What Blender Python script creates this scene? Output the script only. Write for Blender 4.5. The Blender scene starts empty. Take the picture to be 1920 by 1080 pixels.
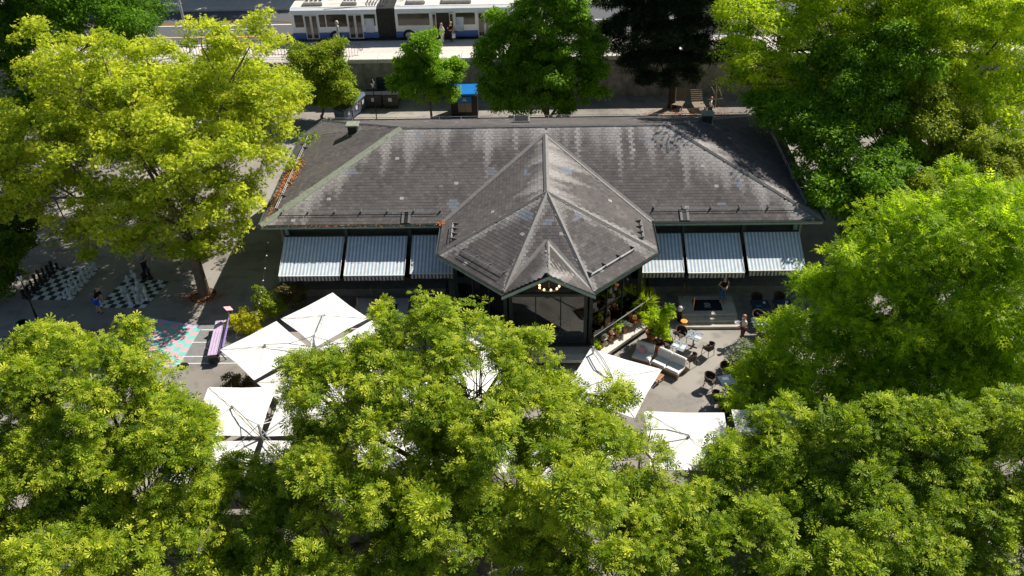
import bpy, math, random
import numpy as np
from mathutils import Vector

# ------------------------------------------------------------------ camera, sky, sun, exposure
sc = bpy.context.scene
COL = sc.collection
R_ = math.radians
CF, CPITCH, CYAW, CROLL = 1680.08, 35.7203, -1.9435, -1.5925
CPOS = np.array([-0.1578, -40.8246, 29.4229])
_p, _y, _r = R_(CPITCH), R_(CYAW), R_(CROLL)
CFW = np.array([math.sin(_y)*math.cos(_p), math.cos(_y)*math.cos(_p), -math.sin(_p)])
_R0 = np.array([math.cos(_y), -math.sin(_y), 0.0]); _U0 = np.cross(_R0, CFW)
CRT = _R0*math.cos(_r)+_U0*math.sin(_r); CUP = -_R0*math.sin(_r)+_U0*math.cos(_r)
cam = bpy.data.cameras.new('camera'); camo = bpy.data.objects.new('camera', cam); COL.objects.link(camo)
cam.sensor_width = 36.0; cam.lens = CF/1920*36; cam.clip_start = 0.5; cam.clip_end = 3000
from mathutils import Matrix
camo.matrix_world = Matrix([[CRT[i], CUP[i], -CFW[i], CPOS[i]] for i in range(3)]+[[0, 0, 0, 1]])
sc.camera = camo

SUND = np.array([-3.43, -3.0, -4.33]); SUND /= np.linalg.norm(SUND)
SUN_EL, SUN_AZ = math.asin(-SUND[2]), math.atan2(-SUND[0], -SUND[1])
w = bpy.data.worlds.new('World'); sc.world = w; w.use_nodes = True
nt = w.node_tree; nt.nodes.clear()
sky = nt.nodes.new('ShaderNodeTexSky'); sky.sky_type = 'NISHITA'; sky.sun_disc = False
sky.sun_elevation = SUN_EL; sky.sun_rotation = SUN_AZ; sky.altitude = 400
bg = nt.nodes.new('ShaderNodeBackground'); bg.inputs[1].default_value = 0.06
wo = nt.nodes.new('ShaderNodeOutputWorld'); nt.links.new(sky.outputs[0], bg.inputs[0]); nt.links.new(bg.outputs[0], wo.inputs[0])
sl = bpy.data.lights.new('sun', 'SUN'); sl.energy = 5.0; sl.angle = R_(0.53); sl.color = (1.0, 0.95, 0.86)
so = bpy.data.objects.new('sun', sl); COL.objects.link(so)
so.rotation_euler = Vector(SUND.tolist()).to_track_quat('-Z', 'Y').to_euler()
so.location = (30, 30, 45)
sc.view_settings.view_transform = 'Standard'; sc.view_settings.look = 'None'
sc.view_settings.exposure = 0.5; sc.view_settings.gamma = 1.0
sc.render.engine = 'CYCLES'; sc.cycles.use_denoising = True
sc.cycles.max_bounces = 10; sc.cycles.transparent_max_bounces = 12
sc.cycles.diffuse_bounces = 4; sc.cycles.glossy_bounces = 3; sc.cycles.transmission_bounces = 6
sc.cycles.caustics_reflective = False; sc.cycles.caustics_refractive = False

random.seed(4); RNG = np.random.default_rng(11)

def PY(u, v, y):                                   # pixel -> point on the plane at world y
    D = CFW*CF+CRT*(u-960)-CUP*(v-540); return CPOS+D*((y-CPOS[1])/D[1])
def PZ(u, v, z=0.0):
    D = CFW*CF+CRT*(u-960)-CUP*(v-540); return CPOS+D*((z-CPOS[2])/D[2])
def SCL(p): return CF/float((np.asarray(p)-CPOS)@CFW)

# ------------------------------------------------------------------ materials
def s2l(r, g, b):
    f = lambda c: (c/12.92 if c <= .04045 else ((c+.055)/1.055)**2.4)
    return (f(r/255), f(g/255), f(b/255))
MATS = {}
def newmat(name):
    m = bpy.data.materials.new(name); m.use_nodes = True; MATS[name] = m
    return m, m.node_tree, m.node_tree.nodes['Principled BSDF']
def N(nt, t, **kw):
    n = nt.nodes.new(t)
    for k, v in kw.items(): setattr(n, k, v)
    return n
def ramp(nt, fac, stops):
    r = N(nt, 'ShaderNodeValToRGB'); e = r.color_ramp.elements
    while len(e) < len(stops): e.new(.5)
    for i, (p, c) in enumerate(stops):
        e[i].position = p; e[i].color = (*c, 1) if len(c) == 3 else c
    nt.links.new(fac, r.inputs[0]); return r
def mat(name, col, rough=.7, var=.18, scale=6.0, metal=0.0, bump=0.0, bscale=40.0, spec=.4, stretch=None, coord='Object'):
    """one colour with soft uneven wear and optional fine relief"""
    m, nt, b = newmat(name)
    tc = N(nt, 'ShaderNodeTexCoord'); src = tc.outputs[coord]
    if stretch:
        mp = N(nt, 'ShaderNodeMapping'); mp.inputs['Scale'].default_value = stretch; nt.links.new(src, mp.inputs[0]); src = mp.outputs[0]
    n = N(nt, 'ShaderNodeTexNoise'); n.inputs['Scale'].default_value = scale; n.inputs['Detail'].default_value = 6
    nt.links.new(src, n.inputs['Vector'])
    lo = tuple(c*(1-var) for c in col); hi = tuple(min(1, c*(1+var)) for c in col)
    r = ramp(nt, n.outputs['Fac'], [(.3, lo), (.7, hi)])
    nt.links.new(r.outputs[0], b.inputs['Base Color'])
    b.inputs['Roughness'].default_value = rough; b.inputs['Metallic'].default_value = metal
    b.inputs['Specular IOR Level'].default_value = spec
    if bump:
        n2 = N(nt, 'ShaderNodeTexNoise'); n2.inputs['Scale'].default_value = bscale; n2.inputs['Detail'].default_value = 4
        nt.links.new(src, n2.inputs['Vector'])
        bp = N(nt, 'ShaderNodeBump'); bp.inputs['Strength'].default_value = bump; bp.inputs['Distance'].default_value = .02
        nt.links.new(n2.outputs['Fac'], bp.inputs['Height']); nt.links.new(bp.outputs[0], b.inputs['Normal'])
    return m

def ground_mat():
    m, nt, b = newmat('ground_asphalt')
    tc = N(nt, 'ShaderNodeTexCoord')
    def noise(s, d=6, src=None):
        n = N(nt, 'ShaderNodeTexNoise'); n.inputs['Scale'].default_value = s; n.inputs['Detail'].default_value = d
        nt.links.new(src or tc.outputs['Object'], n.inputs['Vector']); return n.outputs['Fac']
    big = ramp(nt, noise(.16, 8), [(.34, s2l(128, 121, 114)), (.5, s2l(154, 147, 139)), (.68, s2l(170, 163, 153))])
    sm = ramp(nt, noise(34, 5), [(.3, (.72, .72, .72)), (.7, (1.1, 1.1, 1.1))])
    st = ramp(nt, noise(1.3, 9), [(.36, (.78, .77, .76)), (.48, (1, 1, 1)), (.75, (1.04, 1.03, 1.02))])
    v = N(nt, 'ShaderNodeTexVoronoi'); v.inputs['Scale'].default_value = 90; nt.links.new(tc.outputs['Object'], v.inputs['Vector'])
    a = N(nt, 'ShaderNodeMix', data_type='RGBA', blend_type='MULTIPLY'); a.inputs[0].default_value = 1
    nt.links.new(big.outputs[0], a.inputs[6]); nt.links.new(sm.outputs[0], a.inputs[7])
    a2 = N(nt, 'ShaderNodeMix', data_type='RGBA', blend_type='MULTIPLY'); a2.inputs[0].default_value = 1
    nt.links.new(a.outputs[2], a2.inputs[6]); nt.links.new(st.outputs[0], a2.inputs[7])
    nt.links.new(a2.outputs[2], b.inputs['Base Color']); b.inputs['Roughness'].default_value = .9
    bp = N(nt, 'ShaderNodeBump'); bp.inputs['Strength'].default_value = .3; bp.inputs['Distance'].default_value = .01
    nt.links.new(v.outputs['Distance'], bp.inputs['Height']); nt.links.new(bp.outputs[0], b.inputs['Normal'])
    return m
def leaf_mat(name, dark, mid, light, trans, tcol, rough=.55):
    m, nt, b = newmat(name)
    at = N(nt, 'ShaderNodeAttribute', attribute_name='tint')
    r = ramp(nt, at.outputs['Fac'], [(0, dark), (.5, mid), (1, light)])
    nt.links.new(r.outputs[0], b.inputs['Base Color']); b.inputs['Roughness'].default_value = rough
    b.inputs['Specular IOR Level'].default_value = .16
    t = N(nt, 'ShaderNodeBsdfTranslucent')
    mc = N(nt, 'ShaderNodeMix', data_type='RGBA', blend_type='MULTIPLY'); mc.inputs[0].default_value = 1
    nt.links.new(r.outputs[0], mc.inputs[6]); mc.inputs[7].default_value = (*tcol, 1)
    nt.links.new(mc.outputs[2], t.inputs[0])
    mx = N(nt, 'ShaderNodeMixShader'); mx.inputs[0].default_value = trans
    nt.links.new(b.outputs[0], mx.inputs[1]); nt.links.new(t.outputs[0], mx.inputs[2])
    nt.links.new(mx.outputs[0], nt.nodes['Material Output'].inputs[0]); return m
def glass_mat(name, tint=(.75, .8, .8), rough=.02):
    m, nt, b = newmat(name); nt.nodes.remove(b)
    tr = N(nt, 'ShaderNodeBsdfTransparent'); tr.inputs[0].default_value = (*tint, 1)
    gl = N(nt, 'ShaderNodeBsdfGlossy'); gl.inputs['Roughness'].default_value = rough
    fr = N(nt, 'ShaderNodeFresnel'); fr.inputs[0].default_value = 1.55
    mm = N(nt, 'ShaderNodeMath', operation='MULTIPLY_ADD'); mm.inputs[1].default_value = 1.0; mm.inputs[2].default_value = .03
    nt.links.new(fr.outputs[0], mm.inputs[0])
    mx = N(nt, 'ShaderNodeMixShader'); nt.links.new(mm.outputs[0], mx.inputs[0])
    nt.links.new(tr.outputs[0], mx.inputs[1]); nt.links.new(gl.outputs[0], mx.inputs[2])
    nt.links.new(mx.outputs[0], nt.nodes['Material Output'].inputs[0]); return m
def shingle_mat():
    m, nt, b = newmat('roof_shingle')
    at = N(nt, 'ShaderNodeAttribute', attribute_name='tint'); li = N(nt, 'ShaderNodeAttribute', attribute_name='lichen'); pa = N(nt, 'ShaderNodeAttribute', attribute_name='patch')
    tc = N(nt, 'ShaderNodeTexCoord')
    n = N(nt, 'ShaderNodeTexNoise'); n.inputs['Scale'].default_value = 9; n.inputs['Detail'].default_value = 7; nt.links.new(tc.outputs['Object'], n.inputs['Vector'])
    base = ramp(nt, at.outputs['Fac'], [(0, s2l(78, 75, 74)), (.5, s2l(93, 89, 88)), (1, s2l(109, 104, 102))])
    n3 = N(nt, 'ShaderNodeTexNoise'); n3.inputs['Scale'].default_value = .55; n3.inputs['Detail'].default_value = 5; nt.links.new(tc.outputs['Object'], n3.inputs['Vector'])
    wr = ramp(nt, n3.outputs['Fac'], [(.35, (.86, .85, .86)), (.65, (1.1, 1.08, 1.05))])
    mw = N(nt, 'ShaderNodeMix', data_type='RGBA', blend_type='MULTIPLY'); mw.inputs[0].default_value = 1
    nt.links.new(base.outputs[0], mw.inputs[6]); nt.links.new(wr.outputs[0], mw.inputs[7])
    # pale lichen film, broken up by noise
    ml = N(nt, 'ShaderNodeMath', operation='MULTIPLY'); nt.links.new(li.outputs['Fac'], ml.inputs[0])
    rr = ramp(nt, n.outputs['Fac'], [(.3, (.45, .45, .45)), (.66, (1, 1, 1))]); nt.links.new(rr.outputs[0], ml.inputs[1])
    mx = N(nt, 'ShaderNodeMix', data_type='RGBA'); nt.links.new(ml.outputs[0], mx.inputs[0]); nt.links.new(mw.outputs[2], mx.inputs[6]); mx.inputs[7].default_value = (*s2l(178, 173, 169), 1)
    mp = N(nt, 'ShaderNodeMix', data_type='RGBA'); nt.links.new(pa.outputs['Fac'], mp.inputs[0]); nt.links.new(mx.outputs[2], mp.inputs[6]); mp.inputs[7].default_value = (*s2l(118, 124, 134), 1)
    nt.links.new(mp.outputs[2], b.inputs['Base Color']); b.inputs['Roughness'].default_value = .95; b.inputs['Specular IOR Level'].default_value = .12
    bp = N(nt, 'ShaderNodeBump'); bp.inputs['Strength'].default_value = .25; bp.inputs['Distance'].default_value = .01
    nt.links.new(n.outputs['Fac'], bp.inputs['Height']); nt.links.new(bp.outputs[0], b.inputs['Normal'])
    return m
def stripe_mat(name, a, c, period):
    m, nt, b = newmat(name)
    tc = N(nt, 'ShaderNodeTexCoord'); sx = N(nt, 'ShaderNodeSeparateXYZ'); nt.links.new(tc.outputs['Object'], sx.inputs[0])
    d = N(nt, 'ShaderNodeMath', operation='DIVIDE'); d.inputs[1].default_value = period; nt.links.new(sx.outputs[0], d.inputs[0])
    fr = N(nt, 'ShaderNodeMath', operation='FRACT'); nt.links.new(d.outputs[0], fr.inputs[0])
    r = ramp(nt, fr.outputs[0], [(0, a), (.5, c)]); r.color_ramp.interpolation = 'CONSTANT'
    n = N(nt, 'ShaderNodeTexNoise'); n.inputs['Scale'].default_value = 3; n.inputs['Detail'].default_value = 6; nt.links.new(tc.outputs['Object'], n.inputs['Vector'])
    q = ramp(nt, n.outputs['Fac'], [(.3, (.86, .86, .86)), (.7, (1.03, 1.03, 1.03))])
    a_ = N(nt, 'ShaderNodeMix', data_type='RGBA', blend_type='MULTIPLY'); a_.inputs[0].default_value = 1
    nt.links.new(r.outputs[0], a_.inputs[6]); nt.links.new(q.outputs[0], a_.inputs[7])
    nt.links.new(a_.outputs[2], b.inputs['Base Color']); b.inputs['Roughness'].default_value = .85; b.inputs['Specular IOR Level'].default_value = .15
    return m
def emit_mat(name, col, s):
    m, nt, b = newmat(name); b.inputs['Emission Color'].default_value = (*col, 1); b.inputs['Emission Strength'].default_value = s
    b.inputs['Base Color'].default_value = (*col, 1); return m
def marble_mat(name, a, c):
    m, nt, b = newmat(name)
    tc = N(nt, 'ShaderNodeTexCoord'); n = N(nt, 'ShaderNodeTexNoise'); n.inputs['Scale'].default_value = 5; n.inputs['Detail'].default_value = 8; n.inputs['Distortion'].default_value = 2
    nt.links.new(tc.outputs['Object'], n.inputs['Vector']); r = ramp(nt, n.outputs['Fac'], [(.4, a), (.52, c), (.6, a)])
    nt.links.new(r.outputs[0], b.inputs['Base Color']); b.inputs['Roughness'].default_value = .25; return m
def concrete_mat():
    m, nt, b = newmat('stained_concrete')
    tc = N(nt, 'ShaderNodeTexCoord')
    n = N(nt, 'ShaderNodeTexNoise'); n.inputs['Scale'].default_value = 2.2; n.inputs['Detail'].default_value = 9; nt.links.new(tc.outputs['Object'], n.inputs['Vector'])
    mp = N(nt, 'ShaderNodeMapping'); mp.inputs['Scale'].default_value = (.9, 1, .25); nt.links.new(tc.outputs['Object'], mp.inputs[0])
    n2 = N(nt, 'ShaderNodeTexNoise'); n2.inputs['Scale'].default_value = 1.6; n2.inputs['Detail'].default_value = 8; nt.links.new(mp.outputs[0], n2.inputs['Vector'])
    r = ramp(nt, n.outputs['Fac'], [(.3, s2l(128, 124, 118)), (.7, s2l(170, 165, 157))]); q = ramp(nt, n2.outputs['Fac'], [(.36, (.66, .65, .64)), (.6, (1, 1, 1))])
    a_ = N(nt, 'ShaderNodeMix', data_type='RGBA', blend_type='MULTIPLY'); a_.inputs[0].default_value = 1
    nt.links.new(r.outputs[0], a_.inputs[6]); nt.links.new(q.outputs[0], a_.inputs[7]); nt.links.new(a_.outputs[2], b.inputs['Base Color']); b.inputs['Roughness'].default_value = .9
    return m

M_GROUND = ground_mat(); M_SHINGLE = shingle_mat(); M_CONC = concrete_mat(); M_GLASS = glass_mat('clear_glass'); M_BUSGLASS = glass_mat('tinted_glass', (.22, .21, .19))
M_ROOFBASE = mat('roof_underlay', s2l(66, 62, 60), .9, .2)
M_CAP = mat('ridge_cap_metal', s2l(112, 109, 105), .55, .16, 5, bump=.1)
M_CAPGREEN = mat('hip_cap_mossy', s2l(134, 140, 122), .7, .2, 5, bump=.2)
M_GUTTER = mat('gutter_zinc', s2l(96, 104, 98), .45, .2, 4, metal=.3)
M_GREENP = mat('green_paint', s2l(136, 160, 148), .5, .1, 4)
M_DKGREEN = mat('dark_green_paint', s2l(38, 52, 46), .45, .2, 4)
M_TEAL = mat('teal_paint', s2l(86, 124, 122), .5, .15, 4)
M_SOFFIT = mat('soffit_boards', s2l(60, 66, 60), .8, .2)
M_DARKWOOD = mat('dark_joinery', s2l(32, 28, 25), .5, .25)
M_INT = mat('interior_wall', s2l(62, 52, 44), .8, .25)
M_FLOOR = mat('interior_floor', s2l(104, 86, 70), .6, .15)
M_WALL = mat('facade_render', s2l(150, 146, 134), .85, .12)
M_AWN = stripe_mat('awning_stripe', s2l(166, 187, 203), s2l(238, 238, 236), .19)  # grey striped cloth, with the blue of skylit shade mixed into its colour
M_VAL = stripe_mat('valance_stripe', s2l(88, 92, 92), s2l(196, 194, 190), .19)
M_AWNW = mat('awning_piping', s2l(220, 218, 210), .7, .05)
M_STEEL = mat('steel', s2l(168, 170, 172), .4, .1, metal=.35)
M_DKSTEEL = mat('dark_iron', s2l(38, 40, 42), .5, .2, metal=.3)
M_CANVAS = mat('white_canvas', s2l(226, 223, 218), .9, .05, 1.2, spec=.1)
M_CANVASIN = mat('cream_webbing', s2l(196, 190, 182), .9, .06)
M_STONE = mat('pale_stone', s2l(186, 178, 166), .85, .14, 3, bump=.2)
M_WHITESTONE = mat('white_coping', s2l(212, 204, 194), .85, .1, 3, bump=.15)
M_PLINTH = mat('plinth_stone', s2l(136, 130, 120), .85, .18, 3)
M_TERRA = mat('terracotta', s2l(186, 116, 80), .8, .2, 8)
M_SOIL = mat('soil', s2l(60, 46, 36), .95, .3, 12, bump=.4)
M_LITTER = mat('dry_leaf', s2l(188, 128, 84), .9, .3, 9)
M_MAT = mat('rubber_mat', s2l(30, 33, 40), .9, .2, 20)
M_WHITE = mat('white_paint', s2l(226, 224, 220), .6, .06)
M_BLACK = mat('black_paint', s2l(24, 24, 26), .5, .2)
M_RATTAN = mat('rattan', s2l(70, 58, 50), .7, .3, 60, bump=.5, bscale=120)
M_TEAK = mat('teak', s2l(166, 122, 84), .6, .25, 8, stretch=(1, 8, 8))
M_GREYWOOD = mat('weathered_wood', s2l(142, 128, 110), .8, .2, 6, stretch=(1, 9, 9))
M_CUSH = mat('cushion_canvas', s2l(226, 223, 218), .9, .04, 5, spec=.1)
M_TABTOP = marble_mat('table_marble', s2l(84, 92, 100), s2l(176, 184, 190))
M_DKTOP = mat('dark_table_top', s2l(52, 66, 80), .25, .2, 6)
M_BLUETOP = mat('pale_blue_top', s2l(150, 190, 204), .25, .06, 6)
M_BARK = mat('bark', s2l(112, 98, 82), .95, .35, 9, bump=.6, bscale=20, stretch=(1, 1, .3))
M_BARKPALE = mat('pale_bark', s2l(150, 138, 120), .95, .3, 9, bump=.5, bscale=20, stretch=(1, 1, .3))
M_BARKDARK = mat('dark_bark', s2l(64, 50, 42), .95, .35, 9, bump=.6, bscale=20, stretch=(1, 1, .3))
M_ROAD = mat('road_asphalt', s2l(92, 92, 95), .9, .1, 9, bump=.2)
M_YELLOW = mat('yellow_paint', s2l(226, 176, 60), .7, .1)
M_PAVE = mat('pavement_slab', s2l(206, 196, 186), .9, .08, 2)
M_BUSW = mat('bus_white', s2l(224, 226, 228), .3, .04, 2)
M_BUSROOF = mat('bus_roof_white', s2l(214, 206, 196), .6, .1, 3)
M_BUSB = mat('bus_blue', s2l(48, 92, 160), .3, .06, 2)
M_RUBBER = mat('rubber', s2l(26, 26, 27), .8, .2)
M_BELLOWS = mat('bellows_fabric', s2l(58, 57, 56), .85, .25, 5)
M_BIN = mat('bin_plastic', s2l(46, 48, 52), .45, .12, 4)
M_BINBLUE = mat('bin_slate_plastic', s2l(84, 94, 108), .45, .12, 4)
M_PAPER = mat('paper_sticker', s2l(206, 206, 206), .7, .08)
M_RED = mat('red_sticker', s2l(200, 60, 54), .6, .1)
M_KBLUE = mat('kiosk_blue', s2l(20, 112, 186), .4, .12, 3)
M_ORANGE = mat('orange_plastic', s2l(238, 152, 48), .45, .05)
M_LILAC = mat('lilac_paint', s2l(196, 174, 202), .6, .08)
M_PURPLE = mat('purple_paint', s2l(132, 112, 180), .6, .08)
M_PINK = mat('pink_paint', s2l(222, 166, 174), .85, .08, 3)
M_MINT = mat('mint_paint', s2l(122, 196, 184), .85, .08, 3)
M_LAV = mat('lavender_paint', s2l(182, 176, 214), .85, .06, 3)
M_CHW = mat('chess_white_square', s2l(222, 224, 224), .8, .12, 3)
M_CHB = mat('chess_black_square', s2l(62, 64, 66), .8, .15, 3)
M_PCW = mat('chess_white_plastic', s2l(214, 216, 214), .4, .05)
M_PCB = mat('chess_black_plastic', s2l(24, 24, 26), .4, .1)
M_COURT = mat('court_asphalt', s2l(128, 128, 126), .9, .12, 5, bump=.2)
M_PATCH = mat('patch_asphalt', s2l(134, 129, 123), .9, .12, 6, bump=.2)
M_GOLD = mat('brass', s2l(186, 148, 70), .3, .1, metal=.8)
M_BULB = emit_mat('lit_bulb', (1, .78, .45), 1.5)
M_FROST = mat('unlit_bulb', s2l(236, 236, 230), .2, .02)
M_GREENBIN = mat('green_plastic', s2l(24, 120, 84), .4, .08)
M_SKIN = mat('skin', s2l(206, 160, 134), .55, .05); M_HAIRD = mat('dark_hair', s2l(40, 30, 26), .6, .2); M_HAIRR = mat('auburn_hair', s2l(150, 84, 44), .6, .2); M_HAIRB = mat('light_brown_hair', s2l(150, 112, 74), .6, .2)
def cloth(name, c): return mat('cloth_'+name, s2l(*c), .9, .08, 10, spec=.15)
M_CBLACK = cloth('black', (28, 27, 29)); M_CWHITE = cloth('white', (222, 220, 218)); M_CJEANS = cloth('denim', (66, 104, 150)); M_CBROWN = cloth('maroon', (98, 62, 56)); M_CBLUE = cloth('blue', (42, 96, 200)); M_CNAVY = cloth('navy', (38, 44, 62)); M_CGREY = cloth('grey', (120, 130, 140))
LF = {
 'chestnut': leaf_mat('leaf_chestnut', (0.04, 0.095, 0.007), (0.235, 0.34, 0.02), (0.62, 0.64, 0.06), 0.38, (1.4, 1.5, 0.4)),
 'chestnut_dark': leaf_mat('leaf_chestnut_deep', (0.038, 0.09, 0.007), (0.21, 0.32, 0.019), (0.54, 0.6, 0.05), 0.38, (1.4, 1.5, 0.4)),
 'locust': leaf_mat('leaf_locust', (0.07, 0.16, 0.008), (0.33, 0.48, 0.018), (0.62, 0.7, 0.036), 0.5, (1.4, 1.5, 0.4)),
 'maple': leaf_mat('leaf_maple', (0.13, 0.22, 0.014), (0.46, 0.54, 0.034), (0.78, 0.76, 0.09), 0.46, (1.25, 1.3, 0.45)),
 'bright': leaf_mat('leaf_bright', (0.05, 0.13, 0.008), (0.14, 0.29, 0.014), (0.28, 0.45, 0.026), 0.42, (1.45, 1.5, 0.4)),
 'deep': leaf_mat('leaf_deep', (0.035, 0.075, 0.012), (0.085, 0.16, 0.016), (0.19, 0.28, 0.024), 0.42, (1.45, 1.5, 0.4)),
 'lime': leaf_mat('leaf_lime', (0.08, 0.17, 0.008), (0.36, 0.5, 0.02), (0.7, 0.74, 0.034), 0.46, (1.4, 1.5, 0.4)),
 'olive': leaf_mat('leaf_olive', (0.1, 0.15, 0.015), (0.23, 0.31, 0.024), (0.42, 0.46, 0.04), 0.42, (1.45, 1.5, 0.4)),
 'conifer': leaf_mat('needle', (.014, .028, .013), (.036, .06, .024), (.12, .16, .05), .15, (1.2, 1.3, .6)),
 'silver': leaf_mat('leaf_silver', (0.180, 0.204, 0.144), (0.300, 0.324, 0.228), (0.456, 0.480, 0.348), .3, (1, 1.05, .8)),
 'yellowbush': leaf_mat('leaf_gold', (0.324, 0.340, 0.023), (0.616, 0.599, 0.035), (0.780, 0.780, 0.057), .52, (1.2, 1.2, .45)),
 'brownhedge': leaf_mat('leaf_brown_hedge', (0.072, 0.066, 0.026), (0.156, 0.132, 0.048), (0.264, 0.204, 0.072), .35, (1.2, 1.1, .6)),
 'rust': leaf_mat('leaf_rust', (0.240, 0.108, 0.036), (0.396, 0.204, 0.072), (0.540, 0.324, 0.108), .3, (1.2, 1.1, .7)),
}

# ------------------------------------------------------------------ mesh helpers
class MB:
    def __init__(s): s.v = []; s.f = []
    def poly(s, pts):
        i = len(s.v); s.v += [tuple(map(float, p)) for p in pts]; s.f.append(tuple(range(i, i+len(pts)))); return s
    def mesh(s, vs, fs):
        i = len(s.v); s.v += [tuple(map(float, p)) for p in vs]; s.f += [tuple(i+k for k in f) for f in fs]; return s
    def box(s, c, d, rz=0., rx=0., ry=0.):
        x, y, z = d[0]/2, d[1]/2, d[2]/2
        P = np.array([(a, b, e) for e in (-z, z) for a, b in ((-x, -y), (x, -y), (x, y), (-x, y))])
        if rx: k, q = math.cos(rx), math.sin(rx); P = P@np.array([[1, 0, 0], [0, k, q], [0, -q, k]])
        if ry: k, q = math.cos(ry), math.sin(ry); P = P@np.array([[k, 0, -q], [0, 1, 0], [q, 0, k]])
        if rz: k, q = math.cos(rz), math.sin(rz); P = P@np.array([[k, q, 0], [-q, k, 0], [0, 0, 1]])
        return s.mesh(P+np.array(c), [(0, 3, 2, 1), (4, 5, 6, 7), (0, 1, 5, 4), (1, 2, 6, 5), (2, 3, 7, 6), (3, 0, 4, 7)])
    def bbox(s, c, d, b=.02, rz=0.):                       # box with a chamfered top edge
        x, y, z = d[0]/2, d[1]/2, d[2]/2; b = min(b, x*.9, y*.9, z*.9)
        ring = lambda xx, yy, zz: [(-xx, -yy, zz), (xx, -yy, zz), (xx, yy, zz), (-xx, yy, zz)]
        P = np.array(ring(x-b, y-b, -z)+ring(x, y, -z+b)+ring(x, y, z-b)+ring(x-b, y-b, z))
        if rz: k, q = math.cos(rz), math.sin(rz); P = P@np.array([[k, q, 0], [-q, k, 0], [0, 0, 1]])
        F = [(3, 2, 1, 0), (12, 13, 14, 15)]
        for l in range(3):
            for i in range(4): j = (i+1) % 4; F.append((l*4+i, l*4+j, l*4+4+j, l*4+4+i))
        return s.mesh(P+np.array(c), F)
    def tube(s, pts, rad, n=6, cap=True):
        pts = [np.array(p, float) for p in pts]; m = len(pts)
        if not hasattr(rad, '__len__'): rad = [rad]*m
        T = [pts[min(i+1, m-1)]-pts[max(i-1, 0)] for i in range(m)]
        ref = np.array([0, 0, 1.]) if abs(T[0][2]) < .9*np.linalg.norm(T[0]) else np.array([1., 0, 0])
        V = []
        for p, t, r in zip(pts, T, rad):
            t = t/(np.linalg.norm(t)+1e-9); a = ref-(ref@t)*t; a /= np.linalg.norm(a)+1e-9; b = np.cross(t, a); ref = a
            V += [p+r*(math.cos(2*math.pi*k/n)*a+math.sin(2*math.pi*k/n)*b) for k in range(n)]
        F = [(i*n+k, i*n+(k+1) % n, (i+1)*n+(k+1) % n, (i+1)*n+k) for i in range(m-1) for k in range(n)]
        if cap: F += [tuple(range(n-1, -1, -1)), tuple((m-1)*n+k for k in range(n))]
        return s.mesh(V, F)
    def lathe(s, prof, n=12, c=(0, 0, 0)):
        V = [(c[0]+r*math.cos(2*math.pi*k/n), c[1]+r*math.sin(2*math.pi*k/n), c[2]+z) for r, z in prof for k in range(n)]
        m = len(prof); F = [(i*n+k, i*n+(k+1) % n, (i+1)*n+(k+1) % n, (i+1)*n+k) for i in range(m-1) for k in range(n)]
        F += [tuple(range(n-1, -1, -1)), tuple((m-1)*n+k for k in range(n))]
        return s.mesh(V, F)
    def prism(s, pts, z0, z1):
        n = len(pts); V = [(x, y, z0) for x, y in pts]+[(x, y, z1) for x, y in pts]
        return s.mesh(V, [tuple(range(n-1, -1, -1)), tuple(range(n, 2*n))]+[(i, (i+1) % n, n+(i+1) % n, n+i) for i in range(n)])
    def build(s, name, m, parent=None, smooth=False):
        me = bpy.data.meshes.new(name); me.from_pydata(s.v, [], s.f); me.update()
        if smooth: me.polygons.foreach_set('use_smooth', [True]*len(me.polygons))
        me.materials.append(m); return link(name, me, parent)
def link(name, me, parent=None):
    o = bpy.data.objects.new(name, me); COL.objects.link(o)
    if parent: o.parent = parent
    return o
def tag(o, label=None, cat=None, group=None, kind=None):
    if label: o['label'] = label
    if cat: o['category'] = cat
    if group: o['group'] = group
    if kind: o['kind'] = kind
    return o
def thing(name, label, cat, loc=(0, 0, 0), rz=0., group=None):
    o = bpy.data.objects.new(name, None); COL.objects.link(o); o.location = [float(c) for c in loc]; o.rotation_euler = (0, 0, rz); o.empty_display_size = .3
    return tag(o, label, cat, group)
def copy_tree(root, loc=None, rz=None, label=None):
    kids = {}
    for o in list(COL.objects):
        if o.parent: kids.setdefault(o.parent.name, []).append(o)
    def rec(o, par):
        c = o.copy(); COL.objects.link(c); c.parent = par
        for ch in kids.get(o.name, []): rec(ch, c)
        return c
    c = rec(root, None)
    if loc is not None: c.location = [float(k) for k in loc]
    if rz is not None: c.rotation_euler = (0, 0, rz)
    if label: c['label'] = label
    return c
def npmesh(name, V, F, m, parent=None, attrs=None):
    """V (n,3), F (k,n) faces -> mesh with per-face float attributes"""
    me = bpy.data.meshes.new(name); me.vertices.add(len(V)); me.vertices.foreach_set('co', np.ascontiguousarray(V, np.float32).ravel())
    k = F.shape[1]; me.loops.add(F.size); me.loops.foreach_set('vertex_index', np.ascontiguousarray(F, np.int32).ravel())
    me.polygons.add(len(F)); me.polygons.foreach_set('loop_start', np.arange(0, F.size, k, dtype=np.int32))
    for n_, a in (attrs or {}).items():
        at = me.attributes.new(n_, 'FLOAT', 'FACE'); at.data.foreach_set('value', np.ascontiguousarray(a, np.float32))
    me.polygons.foreach_set('use_smooth', np.zeros(len(F), bool)); me.update(calc_edges=True); me.materials.append(m); return link(name, me, parent)
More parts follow.
